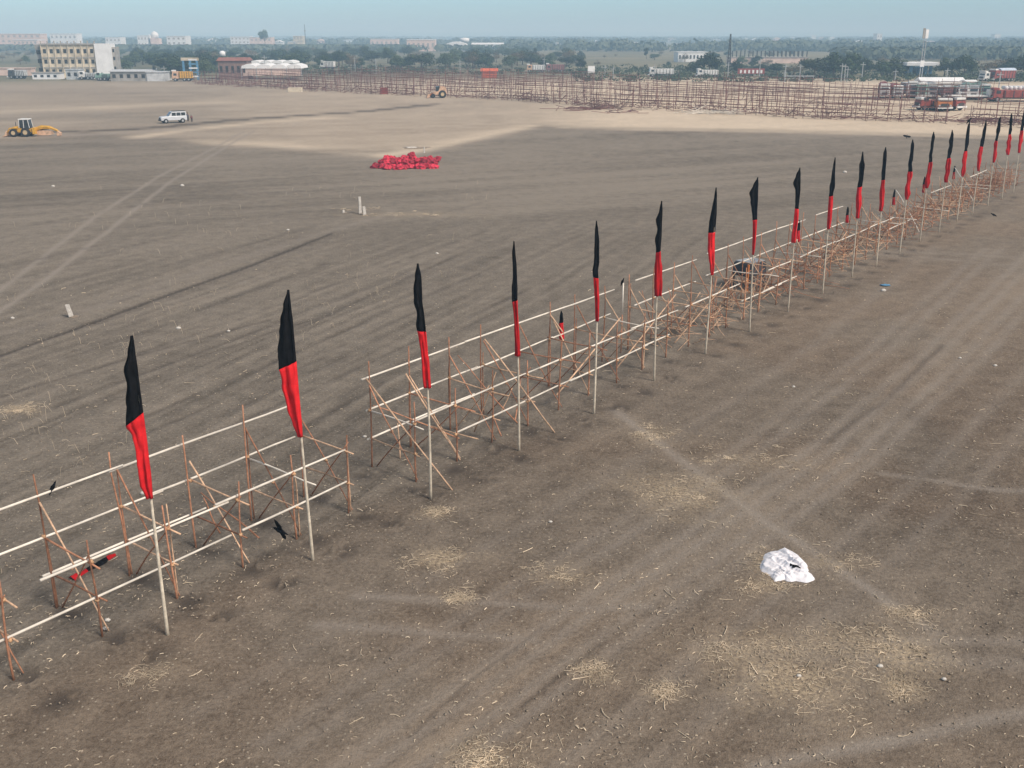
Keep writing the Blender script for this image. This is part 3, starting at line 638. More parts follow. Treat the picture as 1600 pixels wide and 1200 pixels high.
# ------------------------------------------------------------------ things lying on the field
def white_cloth():
    O = [(330,350),(345,295),(375,255),(440,245),(480,225),(530,250),(580,290),(610,320),(612,355),(655,400),(600,420),(540,408),(505,415),(470,400),(410,410),(385,380),(350,360)]
    P = [G(1100 + x / 3.75, 800 + y / 3.75) for x, y in O]; c = G(1229, 893)
    pol = [(math.atan2(p.y - c.y, p.x - c.x), (p - c).length) for p in P]; pol.sort(); A = np.array([q[0] for q in pol]); Rd = np.array([q[1] for q in pol])
    A3 = np.concatenate([A - 2 * math.pi, A, A + 2 * math.pi]); R3 = np.tile(Rd, 3)
    na, nr = 150, 48; mb = MB()
    for i in range(nr + 1):
        t = i / nr
        for k in range(na):
            a = -math.pi + 2 * math.pi * k / na; r = t * float(np.interp(a, A3, R3)) * .97
            x, y = r * math.cos(a), r * math.sin(a)
            X, Y = np.array([x]), np.array([y])
            rid = 1 - abs(2 * fbm(X * 4 + 3, Y * 4, 7, 3)[0] - 1); rid2 = 1 - abs(2 * fbm(X * 9, Y * 9 + 5, 8, 3)[0] - 1)
            rid3 = 1 - abs(2 * fbm(X * 7 + Y * 5, Y * 3 - X * 2, 17, 3)[0] - 1); u_ = X * .82 + Y * .57 + .25 * fbm(X * 3, Y * 3, 23, 2); v_ = Y * .82 - X * .57; f1 = 1 - abs(2 * fbm(u_ * 7, v_ * 1.6 + 4, 27, 2)[0] - 1); f2 = 1 - abs(2 * fbm(u_ * 3 + v_ * 9, v_ * 3 - u_ * 1.5, 28, 2)[0] - 1)
            h = (1 - t ** 5) * (.02 + (.11 * f1 ** 2 + .035 * f2 ** 2 + .012 * rid3) + .05 * math.exp(-((x - .15) ** 2 + (y - .15) ** 2) / .05)) + .004
            if t == 1: h = .003
            mb.v.append((x + .03 * (rid2 - .5), y + (.16 * t * max(0, math.sin(a))) + .05 * (rid3 - .5), h))
    for i in range(nr):
        for k in range(na): mb.f.append((i*na + k, (i+1)*na + k, (i+1)*na + (k+1) % na, i*na + (k+1) % na)); mb.m.append(0)
    root = thing('white_cloth', 'crumpled white cloth sheet in a heap with a black patch, on the bare soil', 'cloth', c)
    mb.build('sheet', M['white_cloth'], root, True)
    pb = MB(); k0 = (G(1244, 880, .25) - c); k0.z = 0
    def hz(x, y):
        best = min(mb.v, key=lambda v: (v[0] - x) ** 2 + (v[1] - y) ** 2); return best[2]
    for (ox, oy, sx, sy) in ((0, 0, .10, .05), (-.09, .06, .045, .04)):
        n0 = len(pb.v); g = 7
        for i in range(g):
            for j in range(g):
                x = k0.x + ox + (i / (g-1) * 2 - 1) * sx + .03 * (j / g); y = k0.y + oy + (j / (g-1) * 2 - 1) * sy - .04 * (i / g)
                pb.v.append((x, y, hz(x, y) + .02))
        for i in range(g-1):
            for j in range(g-1): q = n0 + i*g + j; pb.f.append((q, q+g, q+g+1, q+1)); pb.m.append(0)
    pb.build('black_patch', M['black'], root, True)
white_cloth()

def red_heap():
    rr = random.Random(4); gl = 'crumpled red cloth bundle lying in the heap on the tilled field'
    protos = []
    for k in range(5):
        mb = MB(); mb.blob((0, 0, 0), (.55, .42, .27), 18, 12, .10, 60 + k)
        V = np.array(mb.v); nz = fbm(V[:, 0] * 4 + k, V[:, 1] * 4 + V[:, 2] * 3, 9 + k, 3); mb.v = [tuple(v * (.75 + .55 * q)) for v, q in zip(V, nz)]
        protos.append(mb.mesh('red_bundle', M['pinkred'], False))
    n = 0
    def put(px, py, z, lab=gl, s=1):
        nonlocal n
        g = G(px, py); o = mobj('red_bundle', protos[n % 5], None, (g.x, g.y, z), (rr.uniform(-.4, .4), rr.uniform(-.4, .4), rr.uniform(0, 6.28)), (s * rr.uniform(.8, 1.2), s * rr.uniform(.8, 1.2), s * rr.uniform(.8, 1.3)))
        tag(o, lab, 'cloth bundle', 'red bundles heaped on the field'); n += 1
    for px in np.linspace(588, 682, 13): put(px + rr.uniform(-3, 3), 264 + rr.uniform(-1.5, 1), .15, gl, .85)
    for px in np.linspace(597, 675, 11): put(px + rr.uniform(-3, 3), 259 + rr.uniform(-1.5, 1), .22, gl, .85)
    for px in np.linspace(605, 682, 9): put(px, 254 + rr.uniform(-1, 1), .25)
    for px in (600, 607, 614, 622, 630, 637, 645, 652, 660): put(px, 261, .48 if px < 625 or px > 630 else .3, gl, .85)
    for px in (606, 611, 634, 641, 648): put(px, 259, .72, gl, .8)
    put(643, 259, 1.02, 'topmost crumpled red bundle at the peak of the red heap', .9)
red_heap()

def marker(label, px, py, h, wd, lean=(0, 0), m='stone'):
    g = G(px, py); root = thing('marker_post', label, 'marker post', g)
    mb = MB().box((0, 0, -.05), (wd, wd * .8, h), 0, .3, (.85, .85), lean[0]); o = mb.build('stone_post', M[m], root)
    bv = o.modifiers.new('bevel', 'BEVEL'); bv.width = .015; bv.segments = 2
    MB().blob((wd * .4, 0, .0), (wd * 1.4, wd, .05), 9, 5, .15, int(px)).build('soil_mound', M['clod'], root, True)
marker('taller of two white stone posts standing together in the mid field', 563, 334, 1.25, .2)
marker('shorter white stone post beside the taller one in the mid field', 570, 336, .65, .22, (-.05, 0))
marker('low white stub left of the two stone posts', 537, 333, .28, .16)
marker('leaning pale stone post in the left field near the dark furrow', 112, 495, .62, .2, (-.12, 0))
marker('thin white post just beyond the red heap', 663, 240, .75, .12)
marker('faint white slab near the pale path beyond the red heap', 643, 231, .14, 1.2)
ST = [((83, 292), .12), ((279, 514), .09), ((357, 518), .06), ((20, 498), .07), ((285, 291), .14), ((224, 772), .07), ((168, 970), .05), ((683, 397), .08), ((570, 683), .05), ((1240, 605), .05), ((1555, 572), .06), ((1500, 560), .05), ((1475, 1062), .04), ((1375, 1042), .05), ((1248, 1057), .04), ((860, 816), .04), ((165, 983), .05), ((1320, 270), .15), ((450, 360), .08), ((1380, 455), .1)]
for k, (p, r) in enumerate(ST):
    g = G(*p); o = MB().blob((0, 0, r * .4), (r * 1.3, r, r * .8), 8, 6, .1, k).build('pale_stone', M['stone'], None, True, g)
    tag(o, 'small pale lump of stone or paper lying on the soil', 'stone', 'pale lumps scattered on the field')
g = G(1383, 447); o = MB().blob((0, 0, .05), (.26, .12, .05), 12, 6, .15, 9).build('blue_sheet', M['blue'], None, True, g); tag(o, 'small faded blue plastic sheet on the ground below the twelfth flag', 'plastic sheet')

# dark tank behind the barricade
def tank():
    g = SP(36.7, 3.6); root = thing('water_tank', 'dark grey tank on a slatted stand behind the barricade, near the eighth flag', 'tank', g, R(37)); root.scale = (.9, .9, .9)
    o = MB().box((0, 0, .72), (1.6, 1.2, .75), 0, 0, (.92, .92)).build('tank_body', M['plastic'], root); b = o.modifiers.new('bevel', 'BEVEL'); b.width = .1; b.segments = 3
    MB().box((0, 0, 1.471), (1.3, .95, .05)).build('lid', M['steel'], root)
    for x in (-.7, .7):
        for y in (-.5, .5): MB().box((x, y, 0), (.09, .09, .72)).build('leg', M['dark'], root)
    for k in range(4): MB().box((0, -.56, .1 + k * .16), (1.5, .04, .08)).build('slat', M['dark'], root)
    MB().box((-.95, -.7, 0), (.1, .1, 1.5)).build('side_post', M['cargo_orange'], root)
tank()

# ------------------------------------------------------------------ vehicles
def bevel(o, w=.05, seg=2): b = o.modifiers.new('bevel', 'BEVEL'); b.width = w; b.segments = seg; return o
def backhoe():
    g = G(46, 213); root = thing('backhoe_loader', 'yellow backhoe loader with its digging arm stretched out, at the left edge', 'backhoe loader', g, R(4)); root.scale = (.88, .88, .88)
    # x to the right: bucket left, boom right
    def wheel(x, y, r, wd):
        o = MB().wheel((0, 0, 0), r, wd, 'y', 20).build('wheel', M['tyre'], root, False, (x, y, r)); MB().wheel((0, 0, 0), r * .55, wd + .05, 'y', 14).build('rim', M['rim'], o)
    for y in (-.95, .95): wheel(-1.75, y, .55, .35); wheel(-.1, y, .62, .42)
    bevel(MB().prism([(-2.2, .55), (-2.2, 1.05), (-1.9, 1.35), (-.9, 1.5), (-.6, 1.1), (.7, 1.1), (.7, .6)], -.6, .6).build('body', M['yellow'], root), .06)
    bevel(MB().prism([(-1.0, 1.3), (-.9, 2.3), (.3, 2.3), (.45, 1.1), (-.6, 1.1)], -.66, .66).build('cab', M['glass'], root), .04)
    bevel(MB().box((-.3, 0, 2.3), (1.4, 1.45, .14)).build('cab_roof', M['whitepaint'], root), .04)
    for x0, x1 in ((-1.0, -.9), (-.35, -.3), (.42, .3)):
        for y in (-.67, .67): MB().tube([(x0, y, 1.2), (x1, y, 2.3)], .05, 5).build('cab_pillar', M['whitepaint'], root)
    for y in (-.7, .7):
        MB().tube([(-1.2, y, 1.2), (-2.3, y, 1.15), (-2.75, y, .5)], .11, 6).build('loader_arm', M['yellow'], root)
    bevel(MB().prism([(-3.35, .05), (-2.75, .12), (-2.6, .8), (-2.72, .85), (-2.95, .3)], -1.1, 1.1).build('front_bucket', M['dirtyellow'], root), .02)
    bevel(MB().box((.95, 0, .35), (.4, 1.6, .9)).build('rear_frame', M['yellow'], root), .04)
    MB().tube([(1.0, 0, .95), (1.9, 0, 1.25), (3.0, 0, 1.2)], [.26, .3, .24], 6).build('boom', M['yellow'], root)
    MB().tube([(3.0, 0, 1.2), (3.9, 0, .8), (4.1, 0, .55)], [.22, .18, .14], 6).build('dipper_arm', M['yellow'], root)
    MB().tube([(1.6, .1, .85), (2.8, .1, 1.0)], .07, 6).build('hydraulic_ram', M['dark'], root)
    MB().prism([(1.1, .15), (1.1, .8), (3.2, .75), (3.5, .3), (2.6, .12)], -.12, .12).build('stabiliser_frame', M['dirtyellow'], root)
    bevel(MB().prism([(4.05, .75), (4.45, .45), (4.4, .1), (4.0, .05), (3.85, .35)], -.35, .35).build('digging_bucket', M['dirtyellow'], root), .02)
    MB().tube([(-1.5, -.35, 1.4), (-1.5, -.35, 2.0)], .05, 6).build('exhaust', M['dark'], root)
backhoe()
def suv():
    g = G(271, 192); root = thing('jeep', 'silver white boxy jeep parked on the pale field near the dark rut', 'jeep', g, R(211)); s = .87; root.scale = (s, s, s)
    # local +x is forward
    bevel(MB().prism([(-2.1, .45), (-2.1, 1.12), (.75, 1.12), (2.0, 1.02), (2.1, .85), (2.1, .45)], -.85, .85).build('body', M['carwhite'], root), .07)
    bevel(MB().prism([(-2.08, 1.1), (-2.0, 1.82), (.25, 1.82), (.85, 1.1)], -.78, .78).build('cabin', M['carwhite'], root), .06)
    bevel(MB().box((-.95, 0, 1.83), (2.0, 1.3, .09)).build('roof_rack', M['dark'], root), .02)
    for y in (-.79, .79):
        for x0, x1 in ((-1.85, -1.2), (-1.08, -.45), (-.33, .3)): MB().box(((x0 + x1) / 2, y, 1.2), (x1 - x0, .025, .48)).build('side_window', M['glass'], root)
    MB().prism([(.33, 1.75), (.36, 1.76), (.86, 1.17), (.82, 1.16)], -.7, .7).build('windscreen', M['glass'], root)
    MB().box((-2.06, 0, 1.2), (.04, 1.2, .48)).build('rear_window', M['glass'], root)
    MB().box((2.11, 0, .6), (.04, 1.0, .32)).build('grille', M['dark'], root)
    bevel(MB().box((2.15, 0, .38), (.15, 1.7, .2)).build('front_bumper', M['dark'], root), .03)
    for y in (-.66, .66): MB().tube([(2.09, y, .8), (2.14, y, .8)], .12, 10).build('headlight', M['steel'], root)
    for x in (-1.35, 1.35):
        for y in (-.78, .78): o = MB().wheel((0, 0, 0), .38, .24, 'y', 18).build('wheel', M['tyre'], root, False, (x, y, .38)); MB().wheel((0, 0, 0), .2, .26, 'y', 12).build('rim', M['steel'], o)
    MB().wheel((-2.2, .1, 1.0), .34, .2, 'x', 16).build('spare_wheel', M['tyre'], root)
suv()
def person(label, px, py, shirt, h=1.0, rz=0, bend=0.5):
    g = G(px, py); root = thing('person', label, 'person', g, rz); k = h / 1.7
    sk = bpy.data.meshes.new('body')
    V = [(0,0,.92),(0,.02,1.15),(.02,.04,1.38),(.04,.05,1.48),(.06,.06,1.60),(.07,.06,1.72), (.0,.2,1.38),(.05,.28,1.12),(.16,.24,.92),(0,-.2,1.38),(.05,-.28,1.12),(.16,-.24,.92), (.02,.1,.9),(.06,.12,.5),(0,.12,.06),(.16,.13,.02),(.02,-.1,.9),(.02,-.12,.5),(-.06,-.12,.06),(.1,-.13,.02)]
    E_ = [(0,1),(1,2),(2,3),(3,4),(4,5),(2,6),(6,7),(7,8),(2,9),(9,10),(10,11),(0,12),(12,13),(13,14),(14,15),(0,16),(16,17),(17,18),(18,19)]
    rad = [.13,.13,.14,.055,.10,.06,.06,.045,.04,.06,.045,.04,.085,.06,.045,.035,.085,.06,.045,.035]
    sk.from_pydata([(x * k, y * k, z * k) for x, y, z in V], E_, []); sk.materials.append(M['skin'])
    o = mobj('body', sk, root); md = o.modifiers.new('skin', 'SKIN'); 
    for i, r in enumerate(rad): sk.skin_vertices[0].data[i].radius = (r * k, r * k)
    sk.skin_vertices[0].data[0].use_root = True
    o.modifiers.new('sub', 'SUBSURF').levels = 1; o.modifiers['sub'].render_levels = 1
    MB().tube([(0, 0, .85*k), (0, .02*k, 1.15*k), (.02*k, .04*k, 1.40*k), (.03*k, .05*k, 1.46*k)], [.17*k, .18*k, .19*k, .09*k], 10).build('shirt', M[shirt], root, True)
    for sg in (1, -1): MB().tube([(.02*k, .1*sg*k, .92*k), (.04*k, .12*sg*k, .5*k), (-.02*k, .12*sg*k, .1*k)], [.11*k, .085*k, .07*k], 8).build('trouser_leg', M['trouser'], root, True)
    MB().blob((.06*k, .06*k, 1.68*k), (.11*k, .1*k, .1*k), 8, 5, .05, 3).build('hair', M['crow'], root, True)
person('person in a dark shirt standing just behind the white jeep', 294, 189.5, 'shirt', 1.2, 1.0)
person('person in a maroon shirt standing to the right of the white jeep', 300, 191, 'shirt2', 1.0, 2.0)
def roller():
    g = G(683, 153); root = thing('road_machine', 'faded orange and cream loader parked at the edge of the far scaffolding', 'tractor', g, R(10))
    bevel(MB().prism([(-.8, .6), (-.8, 1.2), (.2, 1.3), (.6, 2.3), (1.7, 2.1), (1.9, .8), (1.5, .5)], -.7, .7).build('body', M['dirtyellow'], root), .08)
    bevel(MB().prism([(-.3, 1.2), (-.2, 2.2), (.5, 2.25), (.4, 1.2)], -.6, .6).build('cab', M['glass'], root), .04)
    for y in (-.8, .8):
        o = MB().wheel((0, 0, 0), .75, .4, 'y', 18).build('wheel', M['tyre'], root, False, (1.0, y, .75)); MB().wheel((0, 0, 0), .4, .44, 'y', 12).build('rim', M['rim'], o)
        MB().wheel((0, 0, 0), .45, .3, 'y', 16).build('wheel', M['tyre'], root, False, (-.9, y, .45))
    for y in (-.6, .6): MB().tube([(-.5, y, 1.0), (-1.6, y, .5)], .09, 5).build('loader_arm', M['cargo_orange'], root)
    bevel(MB().prism([(-2.2, .1), (-1.6, .1), (-1.5, .7), (-1.9, .75)], -.9, .9).build('front_bucket', M['dirtyellow'], root), .03)
roller()

def truck(label, px, py, cab, cargo, L=6.5, rz=-90, H=2.5, tarp=None, W=2.35, group='trucks parked in a line beyond the scaffolding', flat=False, vis='whitepaint'):
    g = G(px, py); root = thing('truck', label, 'truck', g, R(rz), group)     # +x forward
    MB().box((-.6, 0, .55), (L, .9, .25)).build('chassis', M['dark'], root)
    bevel(MB().prism([(L/2 - 2.0, .7), (L/2 - 2.0, H), (L/2 - .45, H), (L/2 - .3, 1.6), (L/2 - .2, .7)], -W/2, W/2).build('cab', M[cab], root), .08)
    MB().prism([(L/2 - .41, H - .4), (L/2 - .31, 1.65), (L/2 - .27, 1.65), (L/2 - .37, H - .4)], -W/2 + .22, W/2 - .22).build('windscreen', M['glass'], root)
    bevel(MB().box((L/2 - .05, 0, .45), (.3, W + .1, .3)).build('bumper', M[vis], root), .03)
    bevel(MB().box((L/2 - .75, 0, H + .003), (1.0, W - .1, .35)).build('visor', M[vis], root), .05)
    MB().box((L/2 - .16, 0, .8), (.06, W * .55, .45)).build('grille', M['dark'], root)
    for y in (-W*.38, W*.38): MB().tube([(L/2 - .2, y, .95), (L/2 - .12, y, .95)], .14, 8).build('headlight', M['steel'], root)
    for y in (-W/2 - .01, W/2 + .01): MB().box((L/2 - 1.15, y, 1.5), (.8, .03, .6)).build('side_window', M['glass'], root)
    x0, x1 = -L/2 - .4, L/2 - 2.15
    if flat: bevel(MB().box(((x0 + x1) / 2, 0, .85), (x1 - x0, W, .28)).build('flatbed', M[cargo], root), .03)
    else:
        o = bevel(MB().box(((x0 + x1) / 2, 0, .82), (x1 - x0, W, H - .9)).build('cargo_body', M[cargo], root), .04)
        mb = MB()
        for x in np.linspace(x0 + .2, x1 - .2, 6):
            for y in (-W/2 - .03, W/2 + .03): mb.box((x, y, .85), (.12, .06, H - 1.0))
        mb.build('stake_ribs', M['dark'], o)
        if tarp: MB().prism([(-W/2 - .05, 0), (-W/2, .25), (-W/4, .55), (0, .65), (W/4, .55), (W/2, .25), (W/2 + .05, 0)], -(x1 - x0)/2, (x1 - x0)/2).build('tarpaulin', M[tarp], root).matrix_local = Matrix.Translation(((x0 + x1)/2, 0, H - .075)) @ Matrix.Rotation(R(90), 4, 'Z')
    for x in (L/2 - 1.1, x0 + 1.0, x0 + 2.1):
        for y in (-W/2 + .15, W/2 - .15): o = MB().wheel((0, 0, 0), .5, .3, 'y', 14).build('wheel', M['tyre'], root, False, (x, y, .5)); MB().wheel((0, 0, 0), .25, .32, 'y', 10).build('rim', M['steel'], o)
    return root
FR = -100; TRR = random.Random(21)
truck('truck with a red roof and pale front, leftmost of the parked trucks', 1380, 153, 'whitepaint', 'cargo_red', rz=FR + TRR.uniform(-9, 9), W=1.85, tarp='cargo_red', vis='whitepaint')
truck('truck with a pale front and reddish load, second of the parked trucks', 1397, 153, 'cargo_grey', 'maroon', H=2.2, rz=FR + TRR.uniform(-9, 9), W=1.85, tarp='cargo_red')
truck('tall truck with a square white front sheet among the parked trucks', 1419, 152, 'whitepaint', 'cargo_grey', rz=FR + TRR.uniform(-9, 9), W=1.85, H=2.9)
truck('grey green truck right of the white fronted truck', 1435, 153, 'cargo_green', 'cargo_green', H=2.65, rz=FR + TRR.uniform(-9, 9), W=1.85)
truck('dull grey truck in the middle of the parked trucks', 1453.5, 153, 'cargo_grey', 'cargo_grey', rz=FR + TRR.uniform(-9, 9), W=1.85, tarp='cargo_grey')
truck('maroon fronted truck in the middle of the parked trucks', 1473, 154, 'maroon', 'cargo_grey', H=2.3, rz=FR + TRR.uniform(-9, 9), W=1.85, vis='cargo_grey')
truck('pale grey truck left of its twin, in front of a green load', 1496, 155, 'whitepaint', 'cargo_green', rz=FR + TRR.uniform(-9, 9), W=1.85, vis='cargo_grey')
truck('pale grey truck right of its twin, in front of a green load', 1514, 155, 'whitepaint', 'cargo_green', rz=FR + TRR.uniform(-9, 9), W=1.85, vis='cargo_grey', tarp='cargo_green')
truck('white and green truck at the right end of the front facing trucks', 1532, 155, 'cargo_green', 'cargo_green', H=2.65, rz=FR + TRR.uniform(-9, 9), W=1.85, tarp='cargo_green')
truck('long low pale flatbed truck standing across before the grey trucks', 1520, 158, 'whitepaint', 'whitepaint', L=9, rz=-8, flat=True, H=2.1)
r = truck('long red truck carrying a row of white drums, at the right edge', 1588, 159, 'cargo_red', 'cargo_red', L=10, rz=175, H=2.2, vis='cargo_red')
def drums():
    for k in range(8):
        p = G(1567 + k * 7, 158); o = MB().tube([(0, -1.0, 0), (0, -.9, 0), (0, .9, 0), (0, 1.0, 0)], [.30, .36, .36, .30], 12).build('white_drum', M['white'], None, True, (p.x, p.y, 2.2 + .36 - .08)); o.rotation_euler = (0, 0, R(-5))
        tag(o, 'white drum lying in the row on top of the long red truck', 'drum', 'white drums on the red truck')
drums()
truck('red truck with white band standing inside the scaffolding, front left', 1448, 172, 'cargo_red', 'cargo_red', L=4.0, rz=185, H=1.75, group='red trucks inside the scaffolding')
truck('bright orange truck standing inside the scaffolding, behind thin poles', 1470, 173, 'cargo_orange', 'cargo_orange', L=4.2, rz=-95, H=1.75, group='red trucks inside the scaffolding')
truck('red truck on the right of the orange truck inside the scaffolding', 1486, 172, 'cargo_red', 'maroon', L=4, rz=-60, H=1.75, group='red trucks inside the scaffolding')
truck('red lorry under a bulging pale blue and white tarpaulin, right background', 1563, 127, 'cargo_red', 'cargo_red', L=7, rz=200, H=2.9, tarp='cargo_blue')
truck('small red lorry left of the tarpaulin covered lorry, right background', 1543, 127, 'whitepaint', 'cargo_red', L=5, rz=200, H=2.4)
truck('small white van truck beyond the scaffolding, left of centre', 511, 108, 'whitepaint', 'whitepaint', L=5, rz=170, H=2.8, group='vehicles on the far road')
truck('white bus like truck on the far road, left of the other white one', 1031, 120, 'whitepaint', 'whitepaint', L=7, rz=180, H=2.4, group='vehicles on the far road')
truck('white truck on the far road, nearer the big dark tree', 1103, 121, 'whitepaint', 'whitepaint', L=6, rz=180, H=2.2, group='vehicles on the far road')
truck('pale truck on the far road beside a maroon one, centre', 836, 113, 'dirtyellow', 'whitepaint', L=6, rz=180, H=2.4, group='vehicles on the far road')
truck('maroon truck on the far road behind the scaffolding', 866, 113, 'maroon', 'maroon', L=6, rz=180, H=2.6, group='vehicles on the far road')
truck('yellow orange lorry near the blue columns at left', 284, 127, 'dirtyellow', 'yellow', L=5.2, rz=190, H=2.6, group='vehicles by the left buildings')
truck('dark grey lorry at the far left before the pink wall', 27, 123, 'dark', 'cargo_grey', L=4.5, rz=180, H=2.4, group='vehicles by the left buildings')
truck('white car like van before the low sheds at the cream building', 137, 124.5, 'whitepaint', 'cargo_grey', L=4.5, rz=180, H=1.9, group='vehicles by the left buildings')
truck('green lorry at the foot of the white stair tower', 160, 126, 'cargo_green', 'cargo_green', L=3.4, rz=180, H=1.9, group='vehicles by the left buildings')

# ------------------------------------------------------------------ buildings
def hgt(py_top, base): return z_at(py_top, base.y)
def win_grid(wall_y, xs, zs, ww, wh, root, m='window', frame='cream'):
    for z in zs:
        for x in xs:
            o = MB().box((x, wall_y - .02, z), (ww, .08, wh)).build('window', M[m], root)
def cream_building():
    a, b = G(72, 121.5), G(152, 121.5); g = (a + b) / 2; W = (b - a).length; root = thing('unfinished_building', 'cream four storey unfinished building with dark window holes and a white stair tower', 'building', g, R(6))
    H = hgt(70, g); fl = H / 3.35
    MB().box((0, 4, 0), (W, 8, H)).build('wall', M['cream'], root)
    MB().box((0, 3.9, H), (W + .9, 8.6, .35)).build('roof_slab', M['concrete'], root)
    n = 8; xs = np.linspace(-W/2 + .9, W/2 - .9, n)
    for z in (fl * .25, fl * 1.25, fl * 2.3): win_grid(0, xs, [z + .55], .85, 1.15, root)
    for x in np.linspace(-W/2, W/2, n + 1): MB().box((x, -.12, 0), (.22, .3, H)).build('pilaster', M['cream'], root)
    for z in (fl, fl * 2.02): MB().box((0, -.09, z), (W, .16, .25)).build('floor_band', M['concrete'], root)
    for x in list(np.linspace(-W/2, W/2, n + 1)):
        MB().box((x, .3, H + .35), (.3, .3, .75)).build('column_stub', M['concrete'], root)
    # left open end bay and white tower
    MB().prism([(-W/2 - 2.2, H), (-W/2 - .01, H), (-W/2 - .01, 0), (-W/2 - .8, 0)], 1.2, 7.0).build('open_end_bay', M['concrete'], root)
    for z in (fl * .6, fl * 1.5, fl * 2.4): MB().box((-W/2 - 1.1, 1.0, z), (1.1, .3, 1.1)).build('bay_opening', M['window'], root)
    tx = W/2 + 2.35
    MB().box((tx, 2.2, 0), (4.6, 5.4, H + .3)).build('stair_tower', M['white'], root)
    MB().box((W/2 + 5.05, 3.2, 0), (.8, 5.4, H * .93)).build('tower_side_wall', M['concrete'], root)
    for z in (fl * .8, fl * 1.8, fl * 2.6): MB().box((W/2 + 5.1, .46, z), (.5, .08, .9)).build('window', M['window'], root)
cream_building()
def shed(name, label, px0, px1, pyb, pyt, depth, m, roof, rz=0, nwin=0, cat='shed', rh=.5, group=None, over=.4, wm='window'):
    a, b = G(px0, pyb), G(px1, pyb); g = (a + b) / 2; W = (b - a).length; H = max(.6, hgt(pyt, g) - rh); root = thing(name, label, cat, g, R(rz), group)
    MB().box((0, depth / 2, 0), (W, depth, H)).build('wall', M[m], root)
    if rh > .35: MB().prism([(-depth/2 - over, H), (-depth/2 - over, H + .12), (0, H + rh), (depth/2 + over, H + .12), (depth/2 + over, H)], -W/2 - over, W/2 + over).build('roof', M[roof], root).matrix_local = Matrix.Translation((0, depth/2, .003)) @ Matrix.Rotation(R(90), 4, 'Z')
    else: MB().box((0, depth/2, H), (W + over, depth + over, rh)).build('roof', M[roof], root)
    if nwin:
        for x in np.linspace(-W/2 + W / nwin * .5, W/2 - W / nwin * .5, nwin): MB().box((x, -.02, H * .35), (W / nwin * .45, .08, H * .38)).build('window', M[wm], root)
    return root, W, H
shed('tin_shed', 'long low concrete shed with a pale tin roof, right of the white stair tower', 174, 230, 127, 109, 7, 'concrete', 'tin', 3, 5)
shed('tin_shed', 'small shed with pale corrugated tin walls at the right of the long shed', 230, 258, 127, 112, 5, 'tin', 'tin', 3, 0, rh=.2)
shed('low_shed', 'low white compound shed left in front of the cream building', 51, 92, 124, 113, 4, 'white', 'concrete', 0, 4, rh=.25)
shed('low_shed', 'grey blue low shed in front of the middle of the cream building', 104, 124, 124.5, 108, 4, 'cargo_grey', 'tin', 0, 2, rh=.2)
shed('pink_wall_house', 'long low pinkish wall at the far left edge', -60, 50, 118, 106, 3, 'pinkwall', 'pinkwall', 0, 0, 'wall', .2)
shed('brick_house', 'dull brick two storey house with a red roof, left of the white tents', 343, 387, 124, 90, 9, 'brick', 'redroof', 5, 5, 'house', .9)
p = G(345, 118); o = MB().tube([(0, 0, 0), (0, 0, 1.2), (0, 0, 1.5)], [.9, .9, .3], 12).build('roof_tank', M['white'], None, True, (p.x, p.y + 4, hgt(91, G(365, 124)))); tag(o, 'white water tank on the brick house roof', 'water tank')
shed('cream_block', 'cream block of stacked sacks lying at the near edge of the scaffolding', 450, 471, 144, 137, 1.5, 'cream', 'cream', 0, 0, 'stack', .15, over=.02)
# white tents
def tent(label, x0, x1, yb, yt, ye):
    a, b = G(x0, yb), G(x1, yb); g = (a + b) / 2; W = (b - a).length; He, Ht = hgt(ye, g), hgt(yt, g); n = 4; root = thing('white_tent', label, 'tent', g, 0, 'white tents at left')
    for k in range(n):
        w_ = W / n; mb = MB().prism([(-w_/2, He), (-w_/2 * .9, He + (Ht - He) * .6), (-w_ * .1, Ht), (w_ * .1, Ht), (w_/2 * .9, He + (Ht - He) * .6), (w_/2, He)], 0, 10)
        mb.build('tent_roof', M['white'], root).location = (-W/2 + w_ * (k + .5), 0, 0)
    MB().box((0, .3, He * .35), (W, .12, He * .62)).build('tent_wall', M['pinkwall'], root)
    for x in np.linspace(-W/2, W/2, n + 1): MB().box((x, .15, 0), (.15, .15, He)).build('tent_pole', M['steel'], root)
tent('large white tent with a scalloped roof, nearer of the two white tents', 378, 472, 124, 100, 107)
tent('white tent showing only its roof behind the larger white tent', 390, 460, 116, 94.5, 99)
def blue_gate():
    a, b = G(286, 125), G(313, 125); g = (a + b) / 2; W = (b - a).length; H = hgt(90, g); root = thing('gate_tower', 'narrow gate structure with blue posts and a cream board on top, left background', 'gate', g)
    for x in (-W/2 + .5, 0, W/2 - .5): MB().box((x, 0, 0), (.5, .5, H - .8)).build('column', M['blue'], root)
    MB().box((0, 0, H - .8), (W, .5, .8)).build('board', M['cream'], root)
    for k in range(5): MB().box((.8, -.1, .8 + k * 1.1), (W * .5, .4, .35)).build('cross_panel', M['blue' if k % 2 else 'white'], root)
blue_gate()
shed('orange_tarp_shed', 'bright orange tarpaulin shelter in the middle of the far scaffolding', 753, 776, 122, 107, 4, 'orange_tarp', 'orange_tarp', 0, 0, 'shelter', .8)
shed('red_crates', 'small red crate stack at the near edge of the scaffolding', 594, 606, 147, 137, 1, 'cargo_red', 'cargo_red', 0, 0, 'crate stack', .1, over=.02)
shed('long_white_building', 'long white building with a flat roof, left of the big dark tree', 1059, 1104, 97, 81, 10, 'white', 'white', 3, 8, 'building', .3)
shed('white_canopy', 'long white fabric canopy roof behind the parked trucks', 1441, 1507, 133, 122, 5, 'white', 'white', 0, 0, 'canopy', 1.2)
shed('white_hut', 'small white hut right of the long white canopy', 1510, 1524, 136, 125, 3, 'white', 'white', 0, 1, 'hut', .4)
